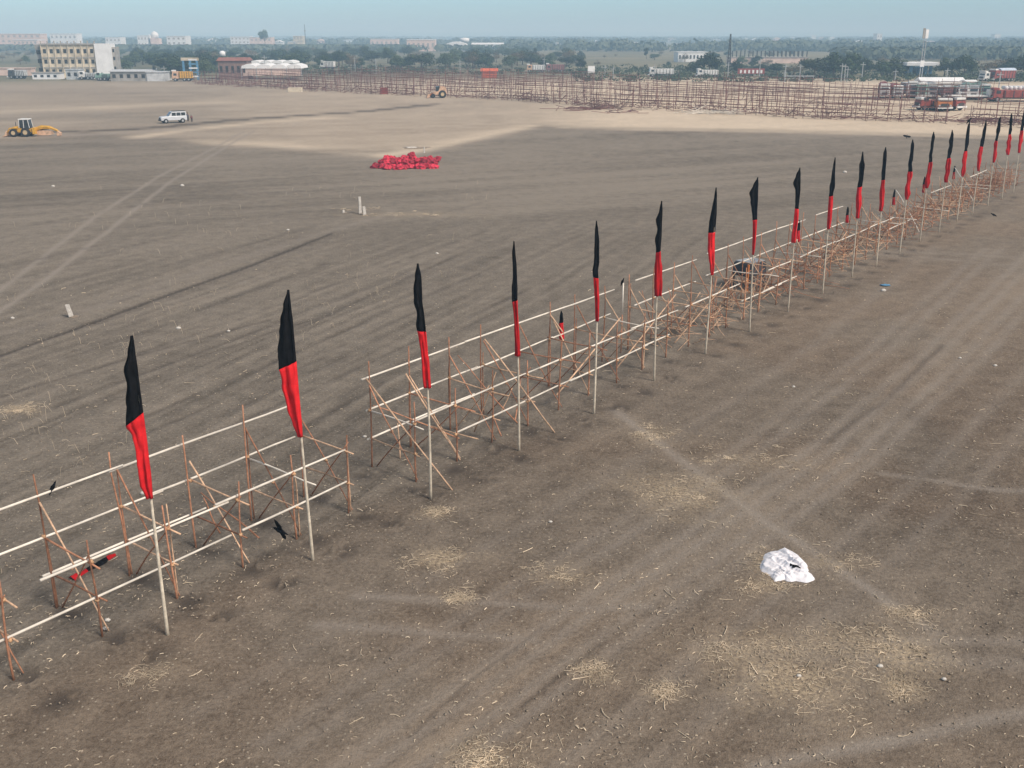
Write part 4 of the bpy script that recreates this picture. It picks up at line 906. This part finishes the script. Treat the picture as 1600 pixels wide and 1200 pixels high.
def notice(name, label, x0, x1, yb, y0, y1, m, posts=2, frame=None):
    a, b = G(x0, yb), G(x1, yb); g = (a + b) / 2; W = (b - a).length; z0, z1 = hgt(y1, g), hgt(y0, g); root = thing(name, label, 'sign', g)
    MB().box((0, 0, z0), (W, .2, z1 - z0)).build('board', M[m], root)
    for x in (np.linspace(-W/2 + .2, W/2 - .2, posts)): MB().box((x, .2, 0), (.15, .15, z1 - .1)).build('leg', M['steel'], root)
    if frame: 
        for x in np.linspace(-W/2 + W*.12, W/2 - W*.12, 6): MB().box((x, -.12, z0 + .2), (W * .07, .06, (z1 - z0) * .6)).build('pale_panel', M[frame], root)
notice('signboard', 'white square signboard behind the far scaffolding, centre right', 918, 929, 125, 103, 113.5, 'white')
notice('red_hoarding', 'long red hoarding with pale panels on the far road, right of the dark mast', 1152, 1194, 120, 107, 115.5, 'cargo_red', 4, 'white')
notice('billboard_frame', 'pale narrow sign beam on thin posts before the dark trees at right', 1224, 1272, 126, 118, 119.5, 'steel', 4)
def canopy_station():
    a, b = G(1415, 119), G(1464, 119); g = (a + b) / 2; W = (b - a).length; H = hgt(97.5, g); root = thing('petrol_station', 'petrol station canopy with a white roof band and blue pillars', 'petrol station', g, R(-6))
    bevel(MB().box((0, 4, H - 1.0), (W, 9, 1.0)).build('canopy_roof', M['white'], root), .1)
    for x in (-W*.3, W*.3):
        for y in (1.5, 6.5): MB().box((x, y, 0), (.8, .8, H - 1.0)).build('pillar', M['blue'], root)
    MB().box((W*.1, 10, 0), (W * .55, 4, H * .6)).build('kiosk', M['blue'], root)
    for x in (-W*.3, W*.3): MB().box((x, 3.5, 0), (.7, 1.2, 1.8)).build('fuel_pump', M['white'], root)
canopy_station()
def totem():
    g = G(1437, 131); H = hgt(44, g); root = thing('totem_mast', 'tall thin mast with a two panel sign at its top, right background', 'mast', g)
    for x in (-.28, .28): MB().tube([(x, 0, 0), (x, 0, H - 2)], [.12, .09], 8).build('pole', M['steel'], root)
    z0 = hgt(60, g)
    MB().box((-.45, 0, z0), (.55, .25, H - z0)).build('dark_panel', M['concrete'], root); MB().box((.32, 0, z0), (.75, .25, H - z0 - .3)).build('white_panel', M['white'], root)
    MB().box((-.1, -.25, hgt(101, g) - .5), (1.0, .2, 1.5)).build('small_sign', M['white'], root)
totem()
def dark_mast():
    g = G(1138, 112); H = hgt(53, g); root = thing('lattice_mast', 'dark lattice mast rising above the trees, right of the long white building', 'mast', g)
    for x, y in ((-.5, -.5), (.5, -.5), (.5, .5), (-.5, .5)): MB().tube([(x, y, 0), (x * .25, y * .25, H)], .1, 5).build('mast_leg', M['dark'], root)
    for k in range(12):
        z = H * k / 12; z2 = H * (k + 1) / 12; s0, s1 = .5 * (1 - .75 * k / 12), .5 * (1 - .75 * (k + 1) / 12)
        MB().tube([(-s0, -s0, z), (s1, -s1, z2)], .06, 4).build('lattice_bar', M['dark'], root); MB().tube([(s0, s0, z), (-s1, s1, z2)], .06, 4).build('lattice_bar', M['dark'], root)
dark_mast()
def frame_building():
    a, b = G(1142, 99), G(1262, 99); g = (a + b) / 2; W = (b - a).length; H = hgt(90, g); Ht = hgt(81, g); root = thing('concrete_frame', 'unfinished building of pale wall with a row of dark column stubs above, behind the trees', 'building', g)
    MB().box((0, 5, 0), (W, 10, H)).build('wall', M['pinkwall'], root); MB().box((0, 5, H), (W + .6, 10.6, .35)).build('roof_slab', M['concrete'], root)
    for x in np.linspace(-W/2 + .5, W/2 - .5, 19):
        for y in (.6, 9): MB().box((x, y, H + .35), (.4, .4, Ht - H)).build('column_stub', M['dark'], root)
frame_building()
def far_block(name, label, x0, x1, yb, yt, m, depth=14, floors=3, rz=0, cat='building', cols=6):
    a, b = G(x0, yb), G(x1, yb); g = (a + b) / 2; W = (b - a).length; H = hgt(yt, g); root = thing(name, label, cat, g, R(rz), None)
    MB().box((0, depth/2, 0), (W, depth, H)).build('wall', M[m], root); MB().box((0, depth/2, H), (W * 1.01, depth + .6, .5)).build('parapet', M['white'], root)
    for f in range(floors):
        z = H * (f + .35) / floors
        for x in np.linspace(-W/2 + W/cols/2, W/2 - W/cols/2, cols): MB().box((x, -.05, z), (W / cols * .42, .2, H / floors * .38)).build('window', M['concrete'], root)
    return root, W, H
far_block('far_building', 'long pink building on the skyline at the far left', -15, 66, 76, 53, 'pinkwall', cols=9)
far_block('far_building', 'low pale block in front of the long pink skyline building', 22, 60, 78, 63, 'pinkwall', floors=2)
far_block('far_building', 'hazy white block above the roof of the cream building', 80, 122, 73, 53, 'white', floors=2)
far_block('far_building', 'small hazy white roof right above the white stair tower', 166, 190, 74, 59, 'white', floors=2, cols=4)
far_block('far_building', 'pale block left of the domed temple', 216, 236, 74, 56, 'white', floors=2, cols=4)
far_block('far_building', 'white two step block right of the domed temple', 262, 292, 78, 57, 'white', floors=3, cols=4)
far_block('far_building', 'white building left of the tall lone tree', 361, 391, 74, 58, 'white', cols=5)
far_block('far_building', 'pale pink building just behind the tall lone tree', 391, 425, 74, 58.5, 'pinkwall', cols=5, floors=2)
far_block('far_building', 'small cream tower block right of the tall lone tree', 459, 474, 74, 56.5, 'cream', cols=3)
far_block('far_building', 'low cream wing left of the small cream tower block', 450, 462, 74, 66, 'cream', cols=3, floors=1)
far_block('far_building', 'pink long hall on the skyline left of centre', 579, 622, 74, 61.5, 'pinkwall', floors=1)
far_block('far_building', 'second pink hall with a white side, right of the first', 636, 680, 80, 62.5, 'pinkwall', floors=1)
shed('white_hall', 'pale bluish white shed hall on the skyline, centre', 737, 786, 80, 67, 40, 'white', 'white', 0, 0, 'hall', 1.2)
far_block('far_building', 'small white blot of a building at the right horizon', 1369, 1377, 70, 53, 'white', floors=2, cols=2)
far_block('far_building', 'tiny white building on the right horizon near the corner', 1553, 1562, 66, 53.5, 'white', floors=1, cols=2)
FAR_H = [(1215, 66, 12, 5), (1238, 63, 7, 4), (1271, 63, 7, 7), (1284, 64, 7, 5), (1301, 65, 11, 5), (1263, 76, 8, 4), (1299, 77, 14, 5), (1166, 64, 8, 3), (1180, 66, 10, 4), (1213, 65, 16, 4), (1345, 70, 14, 4), (1120, 66, 14, 4), (1050, 64, 12, 4), (995, 70, 18, 3), (930, 68, 16, 4), (1455, 68, 30, 3), (870, 73, 16, 4), (545, 68, 22, 5), (500, 70, 14, 6), (435, 72, 14, 6), (330, 70, 16, 6)]
for k, (x, yb, w_, h_) in enumerate(FAR_H):
    a, b = G(x - w_ / 2, yb), G(x + w_ / 2, yb); g = (a + b) / 2; W = (b - a).length; H = hgt(yb - h_, g)
    o = MB().box((0, 5, 0), (W, 10, H)).prism([(-W/2 - .6, H), (0, H + .22 * W if W < 14 else H + 1), (W/2 + .6, H)], -.6, 10.6).build('far_house', M['white' if k % 3 else 'pinkwall'], None, False, g)
    tag(o, 'tiny pale house far off in the hazy woods under the skyline', 'house', 'tiny pale houses in the hazy distance')
def temple():
    g = G(241, 74); H = hgt(60, g); W = 10; root = thing('domed_temple', 'hazy white domed temple on the left skyline', 'temple', g)
    MB().box((0, 5, 0), (W, 10, H)).build('wall', M['pinkwall'], root); Hd = hgt(48.5, g)
    pr = [(1.0, 0), (1.0, .25), (1.08, .45), (.95, .65), (.6, .85), (.2, .95), (.05, 1.0)]
    MB().tube([(0, 5, H + (Hd - H) * z) for r_, z in pr], [3.6 * r_ for r_, z in pr], 14).build('dome', M['white'], root, True)
    for x in (-W/2 + 1, W/2 - 1): MB().tube([(x, 1, H), (x, 1, H + 2.5), (x, 1, H + 4)], [.8, .8, .1], 8).build('turret', M['white'], root, True)
temple()
def dome_house():
    g = G(713, 80); root = thing('round_roof_hall', 'pale hall with a rounded roof left of the bluish shed', 'hall', g); W = 20; H = hgt(71, g)
    MB().box((0, 8, 0), (W, 16, H * .7)).build('wall', M['white'], root)
    MB().prism([(-W/2, 0), (-W*.35, 2.6), (-W*.12, 4), (W*.12, 4), (W*.35, 2.6), (W/2, 0)], 0, 16).build('roof', M['white'], root).location = (0, 0, H * .7)
    g = G(726, 78); root = thing('water_tower', 'hazy white water tower on the centre skyline', 'water tower', g); H = hgt(59, g)
    for x in (-2, 2):
        for y in (-2, 2): MB().box((x, y, 0), (.5, .5, H * .6)).build('leg', M['concrete'], root)
    MB().tube([(0, 0, H * .6), (0, 0, H * .68), (0, 0, H * .95), (0, 0, H)], [1.5, 4, 4, 1], 14).build('tank', M['white'], root, True)
dome_house()
g = G(478, 76); root = thing('antenna_mast', 'faint thin antenna mast above the left skyline', 'mast', g); H = hgt(38, g); MB().tube([(0, 0, 0), (0, 0, H)], [.5, .2], 6).build('mast_pole', M['dark'], root); MB().box((0, 0, H * .7), (1.2, 1.2, 1.5)).build('antenna', M['steel'], root)

# utility poles
def pole(label, px, pyb, pyt, m='steel', lamp=False):
    g = G(px, pyb); H = hgt(pyt, g); root = thing('utility_pole', label, 'pole', g, 0, 'poles along the far road')
    MB().tube([(0, 0, 0), (0, 0, H)], [.14, .09], 6).build('shaft', M[m], root); MB().box((0, 0, H - .7), (1.5, .12, .12)).build('cross_arm', M[m], root)
UP = [(719, 118, 93), (1022, 122, 101), (1186, 124, 91), (1225, 127, 110), (1249, 126, 100), (1314, 128, 99), (1319, 127, 100), (1323, 128, 105), (1346, 127, 97), (1398, 126, 108), (1137, 122, 98), (1052, 120, 107), (945, 122, 102), (958, 122, 104), (588, 116, 92), (555, 112, 88), (850, 114, 90), (1478, 131, 106), (258, 124, 103), (246, 124, 106), (1560, 140, 112), (415, 118, 86), (1226, 128, 100)]
for k, (x, b, t) in enumerate(UP): pole('slender grey pole standing along the far road behind the scaffolding', x, b, t)

# ------------------------------------------------------------------ huge far scaffolding
def far_scaffold():
    rr = random.Random(12)
    proto = [crooked((0, 0, 0), (0, 0, 1), .046, .034, 5, 4, .012, rr).mesh('post', M['farpole']) for k in range(8)]
    rail = [crooked((0, 0, 0), (1, 0, 0), .042, .036, 5, 4, .012, rr).mesh('rail', M['farpole']) for k in range(6)]
    def bar(root, name, a, b, th=1.0):
        a, b = Vector(a), Vector(b); d = b - a; o = mobj(name, rr.choice(rail), root, a); o.rotation_mode = 'QUATERNION'; o.rotation_quaternion = Vector((1, 0, 0)).rotation_difference(d.normalized()); o.scale = (d.length, th, th)
    # near edge of the pavilion, left to right, and how deep the frame is there
    edge = [G(*p) for p in ((300, 131), (450, 140), (640, 150), (800, 157), (940, 167), (1100, 175), (1300, 187), (1500, 194), (1620, 200))]
    back = [.0, 3, 8, 14, 21, 30, 40, 52, 64]
    n = 0
    for bi, dep in enumerate(back):
        for si in range(len(edge) - 1):
            a, b = edge[si].copy(), edge[si + 1].copy(); d = (b - a); nrm = Vector((-d.y, d.x, 0)).normalized()
            if nrm.y < 0: nrm = -nrm
            out = nrm * (dep + rr.uniform(-1, 1)) + d.normalized() * rr.uniform(-2, 2); a += out; b += out
            if si == len(edge) - 2 and bi > 3: continue
            if si == 6 and bi in (2, 3, 4): continue
            L = d.length; u = d.normalized()
            npost = max(4, int(L / (1.6 if bi < 2 else 2.4)))
            where = 'front row' if bi == 0 else 'rear row' if bi == len(back) - 1 else 'inner row'
            zone = ['beside the white tents', 'right of the cream block', 'behind the small orange loader', 'below the orange tarp shelter', 'left of centre right signboard', 'under the white road trucks', 'before the dark tree clump', 'before the parked trucks'][si]
            root = thing('scaffold_row', f'{where} of thin brown scaffold poles {zone}', 'scaffold', a, math.atan2(d.y, d.x), 'scaffold rows of the unfinished pavilion across the field')
            Hh = rr.uniform(3.1, 4.1) * (.62 if bi == 1 else 1.0)
            for k in range(npost + 1):
                if rr.random() < .08: continue
                h = Hh * rr.choice((.75, .95, 1, 1, 1, 1.05, 1.12)) * rr.uniform(.93, 1.05)
                mobj('post', rr.choice(proto), root, (L * k / npost + rr.uniform(-.25, .25), rr.uniform(-.3, .3), -.1), (rr.gauss(0, .02), rr.gauss(0, .025), rr.uniform(0, 6)), (1.1, 1.1, h))
            for z in ((.4, .95, 1.5, 2.2, 3.1) if bi == 0 else (.3, .8, 1.3, 2.0) if bi == 1 else (.9, 1.7, 2.5, 3.2)):
                x = 0
                while x < L - 1:
                    e = min(L, x + rr.uniform(8, 16))
                    if rr.random() < .88: bar(root, 'rail', (x, rr.uniform(-.1, .1), z + rr.uniform(-.12, .12)), (e, rr.uniform(-.1, .1), z + rr.uniform(-.12, .12)))
                    x = e
            for k in range(int(L / (2.2 if bi < 2 else 6))):
                x = rr.uniform(0, L - 2); z = rr.uniform(.1, 1.0); bar(root, 'brace', (x, .1, z), (x + rr.uniform(-2, 2.4), rr.uniform(-1, 2.5), z + rr.uniform(.8, 2.4)), .85)
            if bi < 2:
                mb = MB()
                for k in range(int(L * 2.6)):
                    p = Vector((rr.uniform(0, L), rr.uniform(-1.5, 1.5), rr.uniform(.0, .8))); dd = Vector((rr.gauss(0, 1), rr.gauss(0, .6), rr.gauss(.1, .35))).normalized() * rr.uniform(.8, 2.6); q = p + dd; q.z = min(1.5, max(.03, q.z))
                    mb.tube([p, q], .035, 4)
                o = mb.build('low_sticks', M['farpole'], root); tag(o, kind='stuff')
            n += 1
    return n
far_scaffold()
def debris(label, px, py, wm, n, seed, m='farpole'):
    rr = random.Random(seed); g = G(px, py); root = thing('stick_pile', label, 'pile', g, 0, 'stick piles before the scaffolding'); mb = MB()
    for k in range(n):
        a = Vector((rr.gauss(0, wm), rr.gauss(0, 1), rr.uniform(0, .5))); d = Vector((rr.gauss(0, 1), rr.gauss(0, .5), rr.gauss(0, .12))).normalized() * rr.uniform(1.5, 3.5); b = a + d; b.z = max(.05, b.z)
        c = MB().tube([a, b], .05, 4); k0 = len(mb.v); mb.v += c.v; mb.f += [tuple(i + k0 for i in f) for f in c.f]; mb.m += c.m
    o = mb.build('loose_sticks', M[m], root); tag(o, kind='stuff'); return root
debris('dark pile of loose poles lying before the scaffolding, left of centre right', 924, 171, 1.2, 40, 1)
o = debris('reddish brown pile of poles beside the dark pole pile', 947, 169, 1.0, 40, 2, 'brick')
debris('flat scatter of poles lying on the pale sand, before the dark tree', 1118, 178, 2.2, 60, 3, 'rail')
debris('thin scatter of poles lying on the sand below the dark pole pile', 980, 177, 1.4, 14, 4)
debris('low pole scatter left of the dark pole pile', 885, 173, 1.4, 12, 5)
debris('tangle of poles on the sand before the red trucks', 1520, 190, 4, 60, 6)

# ------------------------------------------------------------------ trees
def crown_mesh(name, seed, m, H, W, kind='round', n=1500, leaf=.36):
    rr = random.Random(seed); lobes = []
    nl = rr.randint(7, 11)
    for k in range(nl):
        a = rr.uniform(0, 6.28); q = rr.random() ** .6
        if kind == 'tall': c = (W * .28 * q * math.cos(a), W * .28 * q * math.sin(a), H * rr.uniform(.35, .88)); r = W * rr.uniform(.18, .3)
        elif kind == 'umbrella': c = (W * .4 * q * math.cos(a), W * .4 * q * math.sin(a), H * rr.uniform(.68, .85)); r = W * rr.uniform(.16, .25)
        else: c = (W * .33 * q * math.cos(a), W * .33 * q * math.sin(a), H * (.52 + .26 * (1 - q) + rr.uniform(-.22, .12))); r = W * rr.uniform(.18, .28)
        lobes.append((c, r))
    mb = MB()
    for k in range(n):
        c, r = rr.choice(lobes); d = Vector((rr.gauss(0, 1), rr.gauss(0, 1), rr.gauss(0, 1) * .85)).normalized(); q = r * (rr.random() ** .35) * rr.uniform(.85, 1.15)
        p = Vector(c) + Vector((d.x * q, d.y * q, d.z * q * .8))
        if p.z < H * .12: continue
        nrm = (d + Vector((rr.gauss(0, .5), rr.gauss(0, .5), rr.gauss(.3, .5)))).normalized(); a = nrm.orthogonal().normalized(); b = nrm.cross(a); s = leaf * rr.uniform(.5, 1.25); t = rr.uniform(0, 6.28)
        a, b = a * math.cos(t) + b * math.sin(t), b * math.cos(t) - a * math.sin(t)
        mb.quad(p - a * s - b * s * .2, p - b * s * .7, p + a * s + b * s * .15, p + b * s * .75)
    return mb.mesh(name, M[m])
def trunk_mesh(seed, H, W, kind='round'):
    rr = random.Random(seed); mb = MB(); t = H * (.62 if kind == 'umbrella' else .5)
    mb.tube([(0, 0, -.2), (rr.uniform(-.1, .1), rr.uniform(-.1, .1), t * .5), (rr.uniform(-.2, .2), rr.uniform(-.2, .2), t)], [H * .035, H * .026, H * .02], 7)
    for k in range(5):
        a = rr.uniform(0, 6.28); z = t * rr.uniform(.6, 1); e = (W * .33 * math.cos(a), W * .33 * math.sin(a), z + H * rr.uniform(.18, .3))
        mb.tube([(0, 0, z), (e[0] * .5, e[1] * .5, z + (e[2] - z) * .6), e], [H * .014, H * .01, H * .004], 5)
    return mb.mesh('trunk', M['bark'])
TP = {}
for nm, m, kind, cnt in (('round', 'leaf', 'round', 4), ('dark', 'leaf_dark', 'round', 4), ('dry', 'leaf_dry', 'round', 2), ('tall', 'leaf_dark', 'tall', 2), ('umbrella', 'leaf', 'umbrella', 2)):
    TP[nm] = [(crown_mesh('crown', 100 + k * 7 + len(nm), m, 10, 10 if kind != 'tall' else 6.5, kind, 700 if nm == 'dry' else 1500, .42 if nm != 'dry' else .3), trunk_mesh(200 + k, 10, 10 if kind != 'tall' else 6, kind)) for k in range(cnt)]
TR = random.Random(5); TREES = 0
def tree(label, px, pyb, pyt, kind, wpx=None, group=None):
    global TREES
    g = G(px, pyb); h = max(1.5, hgt(pyt, g)); cm, tm = TR.choice(TP[kind]); root = thing('tree', label, 'tree', g, 0, group); z = h / 9.3
    wx = z * TR.uniform(1.15, 1.7) if wpx is None else wpx / ppm(g) / (10 if kind != 'tall' else 6.5)
    rt = (0, 0, TR.uniform(0, 6.28))
    mobj('crown', cm, root, rot=rt, sc=(wx, wx, z)); mobj('trunk', tm, root, rot=rt, sc=(wx, wx, z)); TREES += 1
# singled out
tree('tall lone tree with a rounded dark top on the left skyline', 415, 78, 49, 'umbrella', 17)
tree('small pointed lone tree standing out of the hazy wood, right of centre', 1010, 92, 72, 'tall', 10)
tree('lone conical tree in the hazy middle, left of the small pointed tree', 836, 92, 72, 'tall', 8)
tree('big dark bushy tree beside the long white building', 1108, 118, 81, 'dark', 40)
tree('mid green tree left of the big dark bushy tree', 1080, 117, 95, 'round', 30)
tree('dark tree filling the gap right of the lattice mast', 1150, 117, 94, 'dark', 28)
tree('large dark round tree right of the petrol station', 1506, 121, 85, 'dark', 44)
tree('olive tree left of the large dark round tree', 1475, 120, 92, 'round', 36)
for k, (x, b, t, kd, wd) in enumerate([(1213, 116, 98, 'dark', 30), (1190, 116, 100, 'dark', 26), (1272, 122, 88, 'round', 40), (1302, 122, 83, 'dark', 40), (1330, 122, 80, 'dark', 38), (1288, 121, 86, 'dark', 34), (1350, 118, 90, 'dark', 30), (1378, 122, 93, 'dark', 34), (1397, 122, 92, 'round', 34), (1412, 118, 95, 'round', 26), (1537, 118, 93, 'dry', 36), (1555, 116, 88, 'dry', 30), (1580, 120, 90, 'dark', 40), (1602, 120, 82, 'dark', 44), (1630, 120, 84, 'round', 44), (1240, 120, 99, 'dry', 30)]):
    tree({'dark': 'dark dense tree in the clumps behind the right scaffolding', 'round': 'olive green tree in the clumps behind the right scaffolding', 'dry': 'brownish thin tree in the clumps behind the right scaffolding'}[kd], x, b, t, kd, wd * 1.25, 'trees behind the right scaffolding')
for k in range(52):      # grove right of the cream building
    x = TR.uniform(186, 345); b = 86 + 34 * TR.random() ** .8; sz = min(b - 70, TR.uniform(18, 30) * (b - 54) / 58)
    kd = TR.choice(['round', 'round', 'dark', 'dark', 'dry' if x > 300 else 'dark'])
    tree({'dark': 'dark tree in the grove right of the cream building', 'round': 'olive tree in the grove right of the cream building', 'dry': 'brown leafless looking tree beside the blue gate'}[kd], x, b, b - sz, kd, None, 'grove right of the cream building')
for k in range(120):     # belt behind the tents and the scaffolding
    x = TR.uniform(310, 930); b = TR.uniform(84, 110); sz = min(b - 72, TR.uniform(16, 26) * (b - 54) / 50)
    kd = TR.choice(['round', 'round', 'dark', 'dark', 'dry'])
    tree({'dark': 'dark tree in the hazy belt behind the left scaffolding', 'round': 'olive tree in the hazy belt behind the left scaffolding', 'dry': 'brownish tree in the hazy belt behind the left scaffolding'}[kd], x, b, b - sz, kd, None, 'tree belt behind the left scaffolding')
for k in range(60):      # thin scrub trees right of centre
    x = TR.uniform(900, 1600); b = TR.uniform(84, 106); sz = TR.uniform(7, 15) * (b - 54) / 48
    tree('small scrub tree in the hazy fields behind the right scaffolding', x, b, b - sz, TR.choice(['round', 'dry', 'dark']), None, 'scrub trees at right')
for k in range(14):
    x = TR.uniform(-60, 70); b = TR.uniform(84, 108); sz = TR.uniform(10, 17) * (b - 54) / 50
    tree('hazy thin tree at the far left between pink walls', x, b, b - sz, TR.choice(['round', 'dry', 'dry']), None, 'trees at the far left')

def wood():
    rr = random.Random(8); mb = MB()
    FAR_C = [((x - 800) / 1690.0, G(x, yb).y, (w_ / 2 + 3) / 1690.0, 3.0) for x, yb, w_, h_ in FAR_H + [(1373, 70, 10, 17), (1557, 66, 10, 12)]]
    for k in range(7600):
        Y = 780 * (4500 / 780) ** (rr.random() ** 1.1); X = rr.uniform(-.62, .62) * Y
        if k > 6400: Y = rr.uniform(520, 1000); X = rr.uniform(.31, .62) * Y
        if fbm(np.array([X * .004]), np.array([Y * .0022]), 4, 3)[0] < (.26 if X > .2 * Y else .36 if X > 0 else .45): continue
        h = rr.uniform(4, 9)
        if k > 6400: h = min(h, max(2, 12 - .0105 * Y))
        ok = True
        for (hx, hb, hw, hh_) in FAR_C:
            if Y < hb and abs(X / Y - hx) < hw: h = min(h, 12 * (1 - Y / hb) + hh_ * .35)
        if h < 1: continue
        if X < 0 and Y < 1150:
            h = min(h, 12 - .0088 * Y)
            if h < 1.5: continue
        wd = rr.uniform(8, 20) * (1 + Y / 4000)
        for q in range(34):
            d = Vector((rr.gauss(0, 1), rr.gauss(0, 1), rr.gauss(0, .8))).normalized(); p = Vector((X + d.x * wd * .5, Y + d.y * wd * .5, h * .55 + d.z * h * .42)); s = rr.uniform(.8, 1.7) * (1 + Y / 5000)
            a = (d + Vector((rr.gauss(0, .4), rr.gauss(0, .4), .3))).normalized().orthogonal().normalized(); b = d.cross(a).normalized()
            mb.quad(p - a * s, p - b * s * .8, p + a * s, p + b * s * .8)
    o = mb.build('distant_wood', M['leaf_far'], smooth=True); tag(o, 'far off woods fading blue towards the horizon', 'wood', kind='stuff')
    mb = MB()
    for k in range(1500):
        px, py = rr.uniform(250, 1640), rr.uniform(104, 128)
        g = G(px, py); 
        if py > 117 and px < 900: continue
        h = rr.uniform(.4, 1.5); wd = rr.uniform(1.5, 4)
        for q in range(22):
            d = Vector((rr.gauss(0, 1), rr.gauss(0, 1), rr.gauss(0, .8))).normalized(); p = Vector((g.x + d.x * wd * .5, g.y + d.y * wd * .5, max(.1, h * .5 + d.z * h * .5))); s = rr.uniform(.15, .4)
            a = d.orthogonal().normalized(); b = d.cross(a).normalized(); mb.quad(p - a * s, p - b * s * .8, p + a * s, p + b * s * .8)
    o = mb.build('roadside_scrub', M['leaf'], smooth=True); tag(o, 'dry olive scrub along the far road behind the scaffolding', 'scrub', kind='stuff')
wood()
def hills():
    me = MB(); n = 160
    for r_, hs in ((6200, 0), (6500, 1), (7200, .6), (8500, .2)):
        for i in range(n + 1):
            a = R(-50 + 100 * i / n); h = 14 + 26 * float(fbm(np.array([i * .09 + 3]), np.array([.5]), 3, 4)[0]) if hs else -2
            me.v.append((math.sin(a) * r_, math.cos(a) * r_, h * (hs or 1)))
    for k in range(3):
        for i in range(n): q = k * (n + 1) + i; me.f.append((q, q + 1, q + n + 2, q + n + 1)); me.m.append(0)
    o = me.build('hills', M['leaf'], smooth=True); tag(o, kind='structure')
hills()

# ------------------------------------------------------------------ haze
hm = bpy.data.materials.new('haze_air'); hm.use_nodes = True; nt = hm.node_tree
nt.nodes.remove(nt.nodes['Principled BSDF']); pv = nt.nodes.new('ShaderNodeVolumePrincipled'); pv.inputs['Density'].default_value = HAZE_D; pv.inputs['Color'].default_value = (.49, .76, 1.0, 1); pv.inputs['Absorption Color'].default_value = (.33, .33, .33, 1); pv.inputs['Anisotropy'].default_value = -.15
nt.links.new(pv.outputs[0], nt.nodes['Material Output'].inputs['Volume'])
hz = MB().box((0, 3900, -3), (20000, 10200, 50)).build('haze', hm); tag(hz, 'thin bluish haze over the whole plain', 'haze', kind='stuff')
